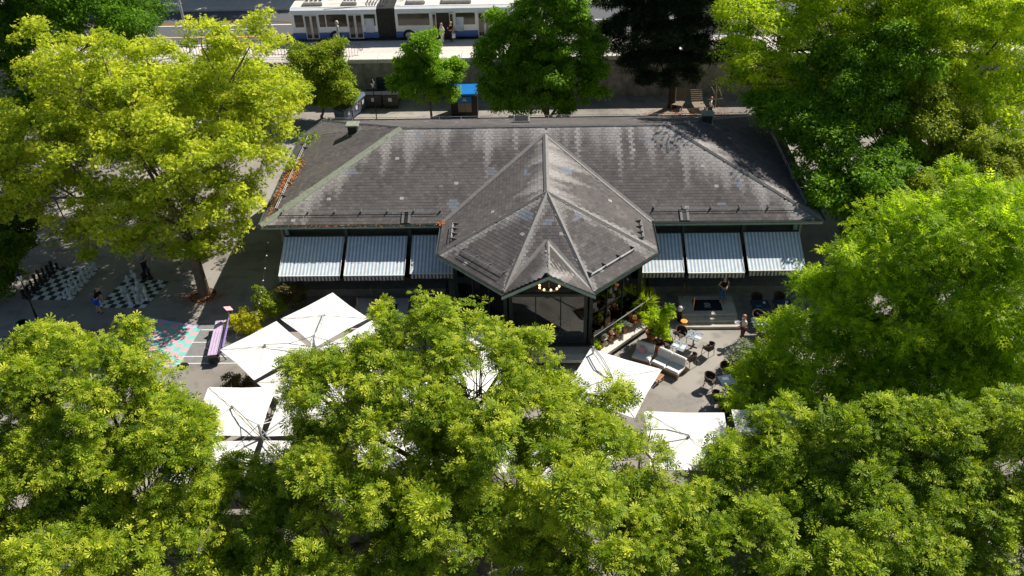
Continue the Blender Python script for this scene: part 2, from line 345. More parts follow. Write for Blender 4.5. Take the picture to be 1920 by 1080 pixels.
# ------------------------------------------------------------------ ground, street, wall
def sheet(name, pts, z, m, kind='structure', parent=None):
    o = MB().poly([(x, y, z) for x, y in pts]).build(name, m, parent)
    if kind: o['kind'] = kind
    return o
sheet('ground', [(-400, -400), (400, -400), (400, 26.1), (-400, 26.1)], 0, M_GROUND)
SZ, WY = 3.2, 26.0
sheet('street_road', [(-400, 30.3), (400, 30.3), (400, 38.8), (-400, 38.8)], SZ-.1, M_ROAD)
o = MB().box((0, 28.2, SZ-.1), (800, 4.2, .2)).build('pavement', M_PAVE); o['kind'] = 'structure'
o = MB().box((0, 219.0, SZ-.1), (800, 360, .2)).build('far_pavement', M_PAVE); o['kind'] = 'structure'
for i, (x0, x1) in enumerate([(-60+k*2.0, -60+k*2.0+1.985) for k in range(60)]):   # kerb stones
    if i == 0:
        kerb0 = MB().bbox(((x1-x0)/2, 0, 0), (x1-x0, .3, .24), .02).build('kerb', M_STONE); kerb0['kind'] = 'structure'
        kerb0.location = (x0, 30.3, SZ-.08); 
    elif -22 < x0 < 26:
        ko = MB().bbox((x0+.99, 30.3, SZ-.08), (1.98, .3, .24), .02).build('kerb_stone', M_STONE, None); ko.parent = kerb0; ko.matrix_parent_inverse = Matrix.Translation((60, -30.3, -(SZ-.08)))
def strip(name, x0, x1, y0, y1, z, m):
    o = MB().poly([(x0, y0, z), (x1, y0, z), (x1, y1, z), (x0, y1, z)]).build(name, m); o['kind'] = 'structure'; return o
strip('road_line', -80, 60, 35.0, 35.17, SZ-.096, M_WHITE)
for k in range(7): strip('road_dash', -28+k*9, -28+k*9+4, 34.0, 34.15, SZ-.096, M_WHITE)
strip('yellow_line', -60, -20.2, 32.2, 32.4, SZ-.096, M_YELLOW)
MB().tube([(-60, 34.9, SZ-.095), (-40, 35.1, SZ-.095), (-30, 35.6, SZ-.095), (-25, 36.4, SZ-.095), (-21, 35.4, SZ-.095)], .07, 4).build('yellow_curved_line', M_YELLOW)['kind'] = 'structure'
# retaining wall with coping blocks
rw = thing('retaining_wall', 'tall stained concrete retaining wall below the street behind the bins', 'wall', (0, WY, 0))
MB().box((0, .16, 1.5), (160, .32, 3.0)).build('wall_face', M_CONC, rw)
for i in range(18):
    x = -14.7+i*2.2
    MB().bbox((x+1.09, .72, 3.2), (2.18, 1.4, .34), .03).build('coping_block', M_WHITESTONE, rw)
MB().box((-45, .62, 3.15), (59, .8, .16)).build('coping_block', M_WHITESTONE, rw)
for x in (-2.4, 5.2, 12.8, 20.4): MB().box((x, -.09, 1.5), (.55, .18, 3.0)).build('pilaster', M_CONC, rw)
wp = thing('wall_plaque', 'dark blue rectangular panel on the retaining wall above the bins', 'panel', (-12.3, WY-.06, 1.45)); MB().box((0, 0, 0), (.72, .05, .95)).build('panel_board', M_DKTOP, wp)
for a_ in (-.36, .36): MB().box((a_, -.03, 0), (.04, .04, .99)).build('panel_frame', M_DKSTEEL, wp)

# ------------------------------------------------------------------ restaurant
W, ZE, ZR, DL, PX, PP, PQ, PR_, PS, PU = 15.0, 4.334, 6.876, 12.925, .401, 5.555, 2.965, 2.118, 6.3055, .7723
KS = (ZR-ZE)/(DL/2); KP = .4133; ZP = ZE+KP*PP; PT = (ZP-ZE)/KS; CH = 2.2
RX0, RX1 = -W+7.026, W-7.701
house = thing('restaurant', 'low park restaurant with hipped grey shingle roof and octagonal glazed pavilion in front', 'building')
V3 = lambda *a: np.array(a, float)
ridgeL, ridgeR = V3(RX0, DL/2, ZR), V3(RX1, DL/2, ZR)
FL, FR_ = V3(-W, 0, ZE), V3(W, 0, ZE)
BL1, BL2 = V3(-W, DL-CH, ZE), V3(-W+1.0, DL, ZE); BR1, BR2 = V3(W, DL-CH, ZE), V3(W-1.0, DL, ZE)
vT = V3(PX, PT, ZP); vL, vR = V3(PX-PP, 0, ZE), V3(PX+PP, 0, ZE)
apx = V3(PX, -PU, ZP); cL, cR = V3(PX-PP, -PQ, ZE), V3(PX+PP, -PQ, ZE); fL, fR = V3(PX-PR_, -PS, ZE), V3(PX+PR_, -PS, ZE)
gB = V3(PX, -3.61, ZE+KP*(PS-3.61)); gF = V3(PX, -6.5, gB[2]); gl, gr = V3(PX-PR_-.12, -6.5, ZE-.04), V3(PX+PR_+.12, -6.5, ZE-.04)
FACES = {  # polygons, first edge = eave (left to right seen from outside)
 'front_left': [FL, vL, vT, V3(PX, DL/2, ZR), ridgeL], 'front_right': [vR, FR_, ridgeR, V3(PX, DL/2, ZR), vT],
 'left': [BL1, FL, ridgeL], 'left_corner': [BL2, BL1, ridgeL], 'right': [FR_, BR1, ridgeR], 'right_corner': [BR1, BR2, ridgeR], 'back': [BR2, BL2, ridgeL, ridgeR],
 'pav_left': [vL, cL, apx, vT], 'pav_right': [cR, vR, vT, apx], 'pav_diag_left': [cL, fL, apx], 'pav_diag_right': [fR, cR, apx], 'pav_front': [fL, fR, apx],
 'gab_left': [fL+V3(0, 0, .02), gl, gF, gB], 'gab_right': [gr, fR+V3(0, 0, .02), gB, gF]}
PATCHES = [(785, 257, 10, 8), (660, 322, 10, 6), (925, 322, 13, 7), (823, 350, 8, 3), (850, 385, 14, 10), (1210, 260, 9, 5), (1383, 343, 10, 6), (985, 403, 13, 11), (1063, 318, 10, 9), (1027, 414, 9, 7), (1080, 408, 11, 8), (988, 324, 7, 6), (1353, 381, 8, 3)]
def project(P):
    d = P-CPOS; z = d@CFW
    return np.stack([960+CF*(d@CRT)/z, 540-CF*(d@CUP)/z], -1)
def fract_noise(x): return np.mod(np.sin(x*12.9898)*43758.5453, 1)
def smooth_noise(x):
    i = np.floor(x); f = x-i; f = f*f*(3-2*f); return fract_noise(i)*(1-f)+fract_noise(i+1)*f
roof = MB()
for k, p in FACES.items(): roof.poly(p)
for k, p in FACES.items(): roof.poly([q-V3(0, 0, .14) for q in p][::-1])
roof_o = roof.build('roof', M_ROOFBASE, house)
def inside(poly, q):
    n = len(poly); c = np.zeros(len(q), bool)
    for i in range(n):
        a, b = poly[i], poly[(i+1) % n]
        cond = ((a[1] > q[:, 1]) != (b[1] > q[:, 1]))
        with np.errstate(divide='ignore', invalid='ignore'): xx = (b[0]-a[0])*(q[:, 1]-a[1])/(b[1]-a[1])+a[0]
        c ^= cond & (q[:, 0] < xx)
    return c
TW, TH = .235, .205
def shingles(name, poly, seed):
    P = np.array(poly); e = P[1]-P[0]; e /= np.linalg.norm(e)
    n = np.cross(P[1]-P[0], P[-1]-P[0])
    n /= np.linalg.norm(n); n = n if n[2] > 0 else -n
    up = np.cross(n, e); up = up if up[2] > 0 else -up
    Q = np.stack([(P-P[0])@e, (P-P[0])@up], -1)
    rg = np.random.default_rng(seed)
    ts = np.arange(0, Q[:, 1].max(), TH); C = []
    for r, t in enumerate(ts):
        s_ = np.arange(Q[:, 0].min()-TW, Q[:, 0].max()+TW, TW)+(r % 2)*TW/2; C.append(np.stack([s_+rg.normal(0, .004, len(s_)), np.full(len(s_), t)+rg.normal(0, .004, len(s_))], -1))
    C = np.concatenate(C); ctr = C+[0, TH*.5]; C = C[inside(Q, ctr)]; ctr = C+[0, TH*.5]; k = len(C)
    # shape: six-sided slab, lower corners clipped, lower edge lifted
    hw, c_, hh = TW/2-.003, .018, TH*1.25
    out = np.array([(-hw, hh), (hw, hh), (hw, c_), (hw-c_, 0), (-hw+c_, 0), (-hw, c_)]); lift = np.array([.003, .003, .010, .012, .012, .010])
    L2 = C[:, None, :]+out[None]; lf = lift[None]+np.abs(rg.normal(0, .0015, (k, 1)))
    W3 = P[0]+L2[..., :1]*e+L2[..., 1:]*up
    top = W3+n*lf[..., None]; bot = W3-n*.004
    V = np.concatenate([top, bot], 1).reshape(-1, 3)
    quads = np.array([(0, 5, 2, 1), (5, 4, 3, 2), (1, 2, 8, 7), (2, 3, 9, 8), (3, 4, 10, 9), (4, 5, 11, 10), (5, 0, 6, 11)])
    F = (np.arange(k)[:, None, None]*12+quads[None]).reshape(-1, 4)
    wc = P[0]+ctr[:, :1]*e+ctr[:, 1:]*up
    # pale film washing down from ridges and hips
    d = np.full(k, 9.0)
    tops = {'front_left': [(ridgeL, V3(PX, DL/2, ZR), 1.5), (FL, ridgeL, .9)], 'front_right': [(ridgeR, V3(PX, DL/2, ZR), 1.5), (FR_, ridgeR, 1.3)], 'left': [(FL, ridgeL, .3)], 'left_corner': [], 'right': [(FR_, ridgeR, .9)], 'right_corner': [], 'back': [(ridgeL, ridgeR, .3)],
            'pav_left': [(apx, vT, .8)], 'pav_right': [(apx, vT, 1.2), (cR, apx, .7)], 'pav_diag_left': [(cL, apx, .9), (fL, apx, .3)], 'pav_diag_right': [(cR, apx, 1.0), (fR, apx, .5)], 'pav_front': [(fL, apx, .8), (fR, apx, .8)], 'gab_left': [(gF, gB, .35)], 'gab_right': [(gF, gB, 1.1)]}[name]
    lich = np.zeros(k)
    for A, B, reach in tops:
        q2 = np.stack([(np.array([A, B])-P[0])@e, (np.array([A, B])-P[0])@up], -1)
        ax, ay = q2[0]; bx, by = q2[1]
        tt = np.clip((ctr[:, 0]-ax)/((bx-ax) if abs(bx-ax) > 1e-6 else 1e-6), 0, 1)
        if abs(bx-ax) < .4: drop = np.abs(ctr[:, 0]-ax); coord = ctr[:, 1]
        else: drop = np.maximum(ay+(by-ay)*tt-ctr[:, 1], 0); coord = ctr[:, 0]
        st = .3+1.3*smooth_noise(coord*1.7+seed*3.1)*smooth_noise(coord*4.3+seed)*1.5+.35*smooth_noise(coord*.6+seed*7)
        lich = np.maximum(lich, np.clip(1-drop/(reach*st*1.5+1e-3), 0, 1)**.7*np.clip(st*.9, 0, 1))
    lich = np.clip(lich*.9+.05*rg.random(k), 0, 1)
    px = project(wc); patch = np.zeros(k)
    for (u, v, a, b) in PATCHES: patch = np.maximum(patch, (((px[:, 0]-u)/a)**2+((px[:, 1]-v)/b)**2 < 1.0)*(rg.random(k) < .85)*rg.uniform(.55, .9, k))
    drop_ = rg.random(k) < .004
    lich = np.where(drop_, .9, lich)
    rep = lambda a: np.repeat(a, 7)
    o = npmesh('shingles', V, F, M_SHINGLE, roof_o, {'tint': rep(np.clip(rg.normal(.5, .15, k), 0, 1)), 'lichen': rep(lich), 'patch': rep(patch)}); o['kind'] = 'stuff'
for i, (k, p) in enumerate(FACES.items()): shingles(k, p, 3+i)

def strip3(mb, A, B, wd, th=.035, lift=.03):               # angled cap laid over a hip / ridge
    A, B = np.array(A), np.array(B); t = (B-A)/np.linalg.norm(B-A); s_ = np.cross(t, [0, 0, 1]); s_ /= np.linalg.norm(s_); u = np.cross(s_, t)
    if u[2] < 0: u = -u
    dr = wd*.32
    ring = lambda p: [p-s_*wd+u*(lift-dr), p+u*(lift+th), p+s_*wd+u*(lift-dr), p+u*(lift-.02)]
    a, b = ring(A), ring(B); mb.mesh(a+b, [(0, 1, 5, 4), (1, 2, 6, 5), (2, 3, 7, 6), (3, 0, 4, 7), (0, 3, 2, 1), (4, 5, 6, 7)])
def cap(name, A, B, wd, m, lift=.035):
    mb = MB(); strip3(mb, A, B, wd, lift=lift); return mb.build(name, m, roof_o)
cap('ridge_cap', ridgeL, ridgeR, .13, M_CAP); cap('hip_cap', FL, ridgeL, .26, M_CAPGREEN); cap('hip_cap', FR_, ridgeR, .13, M_CAP)
cap('hip_cap', BL2, ridgeL, .1, M_CAP); cap('hip_cap', BR2, ridgeR, .1, M_CAP)
cap('ridge_cap', vT, apx, .15, M_CAP)
for c_ in (cL, fL, fR, cR): cap('hip_cap', c_, apx, .14, M_CAP)
cap('ridge_cap', gB, gF, .1, M_CAP)
def valley(A, B, wd, nl, nr):                              # sheet metal valley lining
    A, B = np.array(A), np.array(B); t = (B-A)/np.linalg.norm(B-A); mb = MB(); up_ = V3(0, 0, .036)
    mb.poly([A+nl[0]*wd+up_, A+up_, B+up_, B+nl[0]*wd+up_]); mb.poly([A+up_, A+nr[0]*wd+up_, B+nr[0]*wd+up_, B+up_]); return mb.build('valley_lining', M_CAP, roof_o)
nrm = lambda v: v/np.linalg.norm(v)
valley(vL, vT, .2, [nrm(V3(-1, 0, 0))], [nrm(V3(0, -1, 0))]); valley(vT, vR, .2, [nrm(V3(0, -1, 0))], [nrm(V3(1, 0, 0))])
valley(fL, gB, .16, [nrm(V3(-.6, .75, KP*.75))], [nrm(V3(.3, -1, 0))]); valley(gB, fR, .16, [nrm(V3(-.3, -1, 0))], [nrm(V3(.6, .75, KP*.75))])

# fascias and gutters along the eaves
eaves = [FL, vL, cL, fL]; eavesR = [fR, cR, vR, FR_]
def eave_run(A, B, out, gutter=True):
    A, B = np.array(A), np.array(B); t = nrm(B-A); o_ = V3(*out, 0)
    mb = MB(); a, b = A+o_*.0, B+o_*.0
    mb.mesh([a+o_*.02-V3(0, 0, .02), b+o_*.02-V3(0, 0, .02), b+o_*.02-V3(0, 0, .26), a+o_*.02-V3(0, 0, .26), a-o_*.05-V3(0, 0, .02), b-o_*.05-V3(0, 0, .02), b-o_*.05-V3(0, 0, .26), a-o_*.05-V3(0, 0, .26)], [(0, 3, 2, 1), (4, 5, 6, 7), (0, 1, 5, 4), (3, 7, 6, 2), (0, 4, 7, 3), (1, 2, 6, 5)])
    mb.build('fascia', M_GREENP, house)
    if gutter:
        prof = [(.025, 0), (.025, -.1), (.11, -.1), (.13, .01), (.118, .01), (.1, -.085), (.037, -.085), (.037, 0)]
        V = [p+o_*q+V3(0, 0, z) for p in (a, b) for q, z in prof]; n = len(prof)
        MB().mesh(V, [(i, (i+1) % n, n+(i+1) % n, n+i) for i in range(n)]+[tuple(range(n-1, -1, -1)), tuple(range(n, 2*n))]).build('gutter', M_GUTTER, roof_o)
r2 = math.sqrt(.5)
eave_run(FL, vL-V3(.02, 0, 0), (0, -1)); eave_run(vL-V3(0, .2, 0), cL, (-1, 0)); eave_run(cL, fL, (-r2, -r2))
eave_run(fR, cR, (r2, -r2)); eave_run(cR, vR-V3(0, .2, 0), (1, 0)); eave_run(vR+V3(.02, 0, 0), FR_, (0, -1))
eave_run(BL1, FL, (-1, 0)); eave_run(BL2, BL1, tuple(nrm(V3(-CH, 1, 0))[:2])); eave_run(BR1, BR2, tuple(nrm(V3(CH, 1, 0))[:2])); eave_run(FR_, BR1, (1, 0)); eave_run(BR2, BL2, (0, 1))
for A, B in ((gl, gF), (gF, gr)):                          # gable verge boards
    A, B = A+V3(0, -.05, -.03), B+V3(0, -.05, -.03); MB().mesh([A, B, B-V3(0, 0, .21), A-V3(0, 0, .21), A+V3(0, .06, 0), B+V3(0, .06, 0), B+V3(0, .06, -.21), A+V3(0, .06, -.21)], [(0, 3, 2, 1), (4, 5, 6, 7), (0, 1, 5, 4), (3, 7, 6, 2), (0, 4, 7, 3), (1, 2, 6, 5)]).build('verge_board', M_GREENP, house)
    MB().tube([A+V3(0, -.02, .03), B+V3(0, -.02, .03)], .035, 6).build('verge_drip', M_DKSTEEL, roof_o)
# snow guards: two rails on brackets
def snow_guard(A, B, up, n, cnt, s0=.6):
    A, B = np.array(A), np.array(B); g = MB()
    for h in (.09, .19): g.tube([A+up*s0+n*h, B+up*s0+n*h], .015, 5)
    so_ = g.build('snow_guard', M_STEEL, roof_o)
def up_of(poly):
    P = np.array(poly); e = nrm(P[1]-P[0]); n = nrm(np.cross(P[1]-P[0], P[-1]-P[0])); n = n if n[2] > 0 else -n; u = np.cross(n, e); return (u if u[2] > 0 else -u), n
for key, a, b in (('front_left', .11, .985), ('front_right', .02, .86), ('left', .08, .9), ('right', .1, .9), ('back', .02, .98), ('pav_left', .22, .72), ('pav_right', .25, .8), ('pav_diag_left', .22, .84), ('pav_diag_right', .12, .78)):
    p = FACES[key]; u, n = up_of(p); A = p[0]+(p[1]-p[0])*a; B = p[0]+(p[1]-p[0])*b; L_ = np.linalg.norm(B-A); s0 = .28 if key == 'back' else .75
    snow_guard(A, B, u, n, 0, s0); cnt = max(3, int(L_/1.35))
    for i in range(cnt+1):
        q = A+(B-A)*i/cnt+u*s0; MB().mesh([q+u*.0+n*0, q+u*.3+n*.02, q+n*.2, q+u*.02+n*.2]+[z+nrm(B-A)*.025 for z in (q+u*.0+n*0, q+u*.3+n*.02, q+n*.2, q+u*.02+n*.2)], [(0, 1, 3, 2), (4, 6, 7, 5), (0, 4, 5, 1), (1, 5, 7, 3), (3, 7, 6, 2), (2, 6, 4, 0)]).build('snow_guard_bracket', M_CAP, roof_o)
# expansion joints over the gutter, vents, hatch
uF, nF = up_of(FACES['front_left'])
for x in (-7.14, 7.74):
    for sx in (-.17, .17): MB().box((x+sx, .36, ZE+.36*KS+.05), (.13, .8, .06), rx=math.atan(KS)).build('joint_cover', M_CAP, roof_o)
    MB().box((x, .34, ZE+.34*KS+.045), (.2, .76, .03), rx=math.atan(KS)).build('joint_slot', M_BLACK, roof_o)
def vent(x, y, face):
    s = -1 if face == 'left' else 1
    z = ZE+(W-abs(x))*((ZR-ZE)/(7.026 if s < 0 else 7.701)); o = MB().bbox((x, y, z+.15), (.55, .5, .6), .02).build('vent_stack', M_DKGREEN, roof_o)
    MB().bbox((x, y, z+.52), (.78, .7, .1), .03).build('vent_hood', M_CAPGREEN, roof_o)
    MB().box((x-s*.0, y-.0, z-.02), (.85, .8, .08), ry=-s*.32*-1).build('vent_flashing', M_CAP, roof_o)
vent(-11.12, 8.3, 'left'); vent(10.08, 8.7, 'right')
MB().bbox((-1.0, 9.3, ZE+(DL-9.3)*KS+.14), (1.0, .9, .26), .04).build('roof_hatch', M_CAP, roof_o)
MB().box((-1.0, 9.3, ZE+(DL-9.3)*KS+.285), (.8, .66, .03)).build('hatch_pane', M_BLACK, roof_o)
# drifts of dry leaves on the left eave and in the valley corner
def litter(name, cx, cy, zf, sx, sy, cnt, parent, m=None, kind='stuff'):
    rg = np.random.default_rng(int(abs(cx*100+cy*10))); x = rg.normal(cx, sx, cnt); y = rg.normal(cy, sy, cnt); z = zf(x, y)+rg.uniform(.03, .09, cnt)
    a = rg.uniform(0, 6.28, cnt); s_ = rg.uniform(.03, .065, cnt); dx, dy = np.cos(a)*s_, np.sin(a)*s_
    tz = rg.normal(0, .02, (cnt, 4)); V = np.stack([np.stack([x+dx, y+dy, z], -1), np.stack([x-dy*.5, y+dx*.5, z], -1), np.stack([x-dx, y-dy, z], -1), np.stack([x+dy*.5, y-dx*.5, z], -1)], 1); V[..., 2] += tz
    o = npmesh(name, V.reshape(-1, 3), np.arange(cnt*4).reshape(-1, 4), m or M_LITTER, parent, {'tint': rg.random(cnt)}); 
    if kind: o['kind'] = kind
    return o
zl = lambda x, y: ZE+np.maximum(W+x, 0)*((ZR-ZE)/7.026)
litter('dry_leaves', -14.35, 5.4, zl, .22, .75, 1400, roof_o); litter('dry_leaves', -14.7, 3.6, zl, .12, 1.5, 500, roof_o)
litter('dry_leaves', PX-PP-.05, -.12, lambda x, y: np.full_like(x, ZE+.02), .09, .1, 160, roof_o); litter('dry_leaves', -10.5, -.11, lambda x, y: np.full_like(x, ZE-.1), 2.6, .04, 500, roof_o)

# body: plinth, walls, columns, glazing
FZ = .45
MB().box((0, DL/2-.1, FZ/2), (2*W-2.0, DL-1.0+1.9, FZ)).build('plinth', M_PLINTH, house)
MB().box((0, 12.0, 2.2), (28.4, .25, 3.6)).build('back_wall', M_WALL, house)
for sx in (-1, 1): MB().box((sx*14.1, 6.4, 2.2), (.25, 11.2, 3.6)).build('side_wall', M_WALL, house)
MB().box((0, 4.6, 2.1), (28.0, .2, 3.3)).build('inner_wall', M_INT, house)
MB().box((0, 6.2, 4.06), (28.6, 12.2, .06)).build('ceiling', M_SOFFIT, house)
MB().box((0, .62, 3.7), (28.0, .24, .66)).build('header_beam', M_DKGREEN, house)
MB().box((0, 2.5, FZ+.012), (27.9, 4.1, .02)).build('floor_boards', M_FLOOR, house)
colx = [-13.72, -10.5, -7.02, 7.78, 10.98, 13.72]
for i, x in enumerate(colx):
    mcol = M_TEAL if i in (0, 5) else M_DKGREEN
    MB().bbox((x, .36, (FZ+4.0)/2), (.2, .2, 4.0-FZ), .03).build('column', mcol, house)
    MB().bbox((x, -1.42, FZ+.85), (.14, .14, 1.7), .02).build('newel', mcol, house) if i in (0, 5) else None
# facade bays: casements with glazing bars
def window(x0, x1, y, z0, z1, nx, nz, parent, fm=M_DARKWOOD, gm=M_GLASS, wall=None):
    f = MB(); t = .07
    for x in (x0+t/2, x1-t/2): f.box((x, y, (z0+z1)/2), (t, .08, z1-z0))
    for z in (z0+t/2, z1-t/2): f.box(((x0+x1)/2, y, z), (x1-x0-2*t, .078, t))
    fo = f.build('window', fm, parent); dx, dz = (x1-x0-2*t)/nx, (z1-z0-2*t)/nz
    for i in range(1, nx): MB().box((x0+t+i*dx, y, (z0+z1)/2), (.03, .06, z1-z0-2*t)).build('glazing_bar', fm, fo)
    for j in range(1, nz): MB().box(((x0+x1)/2, y+.001, z0+t+j*dz), (x1-x0-2*t, .056, .03)).build('glazing_bar', fm, fo)
    for i in range(nx):
        for j in range(nz): MB().box((x0+t+(i+.5)*dx, y, z0+t+(j+.5)*dz), (dx-.02, .012, dz-.02)).build('pane', gm, fo)
for x0, x1, nx in ((-13.6, -10.62, 4), (-10.38, -8.95, 2), (-8.9, -7.15, 2), (-6.9, -5.1, 3), (5.95, 7.65, 3), (7.9, 9.3, 2), (9.36, 10.86, 2), (11.1, 13.6, 4)):
    window(x0, x1, .62, FZ+.02, 3.36, nx, 4, house)
for x in (-11, -6, 0, 6, 11): window(x-.8, x+.8, 12.16, 1.3, 3.3, 2, 3, house, M_GREENP, M_BUSGLASS)
for sx in (-1, 1):
    for y in (3.0, 6.0, 9.0):
        wo_ = MB().box((sx*14.25, y, 2.3), (.08, 1.5, 1.9)).build('side_window', M_GREENP, house); MB().box((sx*14.31, y, 2.3), (.03, 1.3, 1.7)).build('pane', M_BUSGLASS, wo_)
# pavilion
def off(d): h = PP-d; k = math.tan(math.pi/8)*h; return [(PX-h, 1.2), (PX-h, -PU-k), (PX-k, -PU-h), (PX+k, -PU-h), (PX+h, -PU-k), (PX+h, 1.2)]
MB().prism(off(-.38)[::-1], .25, FZ-.03).build('ledge', M_WHITESTONE, house)
SL = off(.05); MB().prism(SL[::-1], .02, FZ+.015).build('pavilion_slab', M_STONE, house)
pf = off(.75); MB().prism(off(.6)[::-1], FZ+.016, FZ+.035).build('pavilion_floor', M_FLOOR, house)
wl = off(.78)
for i, (x, y) in enumerate(wl):
    if i in (2, 3):
        for s_ in (-.13, .13): MB().bbox((x+s_, y+abs(s_)*.2, (FZ+4.1)/2), (.17, .17, 4.1-FZ), .03).build('post', M_DKGREEN, house)
    elif i in (1, 4): MB().bbox((x, y, (FZ+4.1)/2), (.2, .2, 4.1-FZ), .03).build('post', M_DKGREEN, house)
for i in range(5):
    a, b = V3(*wl[i], 0), V3(*wl[i+1], 0); t = nrm(b-a); L_ = np.linalg.norm(b-a); rz = math.atan2(t[1], t[0]); mid = (a+b)/2
    MB().box((*mid[:2], 3.78), (L_, .22, .42), rz).build('header_beam', M_DKGREEN, house)
    fo = MB().box((*mid[:2], FZ+.09), (L_-.3, .1, .12), rz).build('glazed_screen', M_DKGREEN, house)
    nx = 3
    for j in range(nx+1):
        q = a+t*(.14+(L_-.28)*j/nx)
        if 0 < j < nx: MB().box((q[0], q[1], (FZ+.15+3.57)/2), (.06, .09, 3.42-FZ), rz).build('mullion', M_DKGREEN, fo)
    for j in range(nx):
        q = a+t*(.14+(L_-.28)*(j+.5)/nx); MB().box((q[0], q[1], (FZ+.15+3.57)/2), ((L_-.28)/nx-.05, .014, 3.4-FZ), rz).build('pane', M_GLASS, fo)
MB().mesh([gl+V3(.3, .35, 0), gr+V3(-.3, .35, 0), gF+V3(0, .35, -.28)], [(0, 1, 2)]).build('gable_panel', M_DARKWOOD, house)
MB().box((PX, -6.05, 4.02), (4.4, .18, .2)).build('tie_beam', M_DKGREEN, house)
# chandelier under the gable
ch = thing('chandelier', 'lit ring chandelier of small warm bulbs hanging under the front gable', 'chandelier', (PX+.03, -6.25, 4.55))
MB().tube([(0, 0, .32), (0, 0, .0)], .015, 5).build('stem', M_GOLD, ch)
MB().tube([(.48*math.cos(a), .3*math.sin(a), 0) for a in np.linspace(0, 2*math.pi, 25)], .03, 6).build('ring', M_GOLD, ch)
for k in range(9):
    a = k/9*2*math.pi; MB().lathe([(.0, -.02), (.05, .02), (.06, .06), (.03, .11), (0, .12)], 8, (.48*math.cos(a), .3*math.sin(a), .02)).build('bulb', M_BULB, ch, True)
# balustrade around the pavilion slab
bp = off(.16)
for i in (0, 1, 3, 4):
    a, b = V3(*bp[i], 0), V3(*bp[i+1], 0)
    if i in (0,): a = V3(bp[0][0], -1.3, 0)
    if i in (4,): b = V3(bp[5][0], -1.3, 0)
    t = nrm(b-a); L_ = np.linalg.norm(b-a)
    bo = MB().tube([a+V3(0, 0, FZ+1.02), b+V3(0, 0, FZ+1.02)], .045, 6).build('handrail', M_DKGREEN, house)
    MB().tube([a+V3(0, 0, FZ+.12), b+V3(0, 0, FZ+.12)], .035, 6).build('bottom_rail', M_DKGREEN, bo); MB().tube([a+V3(0, 0, FZ+.9), b+V3(0, 0, FZ+.9)], .02, 5).build('middle_rail', M_DKGREEN, bo)
    cnt = max(4, int(L_/.5))
    for j in range(cnt+1): q = a+t*L_*j/cnt; MB().tube([q+V3(0, 0, FZ+.02), q+V3(0, 0, FZ+1.02)], .02 if 0 < j < cnt else .05, 6).build('baluster', M_DKGREEN, bo)
# crossed lattice below the slab edge
for i in (3, 1):
    SQ = off(-.3); a, b = V3(*SQ[i], 0), V3(*SQ[i+1], 0); t = nrm(b-a); L_ = np.linalg.norm(b-a); o_ = V3(t[1], -t[0], 0)*.05
    fr = MB().tube([a+o_+V3(0, 0, .24), b+o_+V3(0, 0, .24)], .03, 5).build('lattice_rail', M_DKGREEN, house)
    for s_ in (-1, 1):
        for j in range(int(L_/.16)+1):
            x0 = j*.16; x1 = x0+s_*.22
            if 0 <= x1 <= L_: MB().tube([a+o_*(1+s_*.15)+t*x0+V3(0, 0, .02), a+o_*(1+s_*.15)+t*x1+V3(0, 0, .24)], .011, 4).build('lattice_slat', M_DKGREEN, fr)
# entrance landings with steps, one each side of the pavilion
for sx, x0, x1 in ((1, 7.5, 10.4), (-1, -10.0, -7.1)):
    MB().bbox(((x0+x1)/2, -2.25, FZ/2+.004), (x1-x0, 1.7, FZ), .02).build('landing', M_STONE, house)
    for k, (yy, zz) in enumerate(((-3.25, .3), (-3.6, .15))):
        MB().bbox(((x0+x1)/2+.1*k, yy, zz/2), (x1-x0+.25*k, .36, zz), .02).build('step', M_STONE, house)
dm = thing('doormat', 'dark rectangular doormat with pale round emblem on the right landing', 'doormat', (8.95, -2.3, FZ+.012)); MB().bbox((0, 0, .01), (1.5, .95, .02), .006).build('mat_pad', M_MAT, dm)
em = MB(); pts = [(-.17, .1), (-.1, .17), (.02, .19), (.13, .13), (.13, .03), (.02, -.03), (-.1, -.06), (-.16, -.12)]; em.tube([(x, y-.02, .022) for x, y in pts], .018, 4)
em.tube([(.16, .0, .022), (.06, -.04, .022), (-.02, .02, .022), (-.13, .02, .022)], .014, 4); em.box((0, -.19, .022), (.34, .03, .008)); em.build('emblem', M_PAPER, dm)
dm2 = thing('doormat', 'dark rectangular doormat on the left landing beside the parasols', 'doormat', (-8.35, -2.45, FZ+.012)); MB().bbox((0, 0, .01), (1.3, .9, .02), .006).build('mat_pad', M_MAT, dm2)
for (x, y) in ((-9.7, -2.7), (-9.1, -1.75), (7.75, -1.6), (8.1, -2.9)):
    hr = MB().tube([(x, y, FZ), (x, y, FZ+.95)], .028, 8).build('handrail_post', M_GOLD, house); MB().lathe([(.0, -.04), (.04, 0), (.0, .04)], 8, (x, y, FZ+.98)).build('knob', M_GOLD, hr)

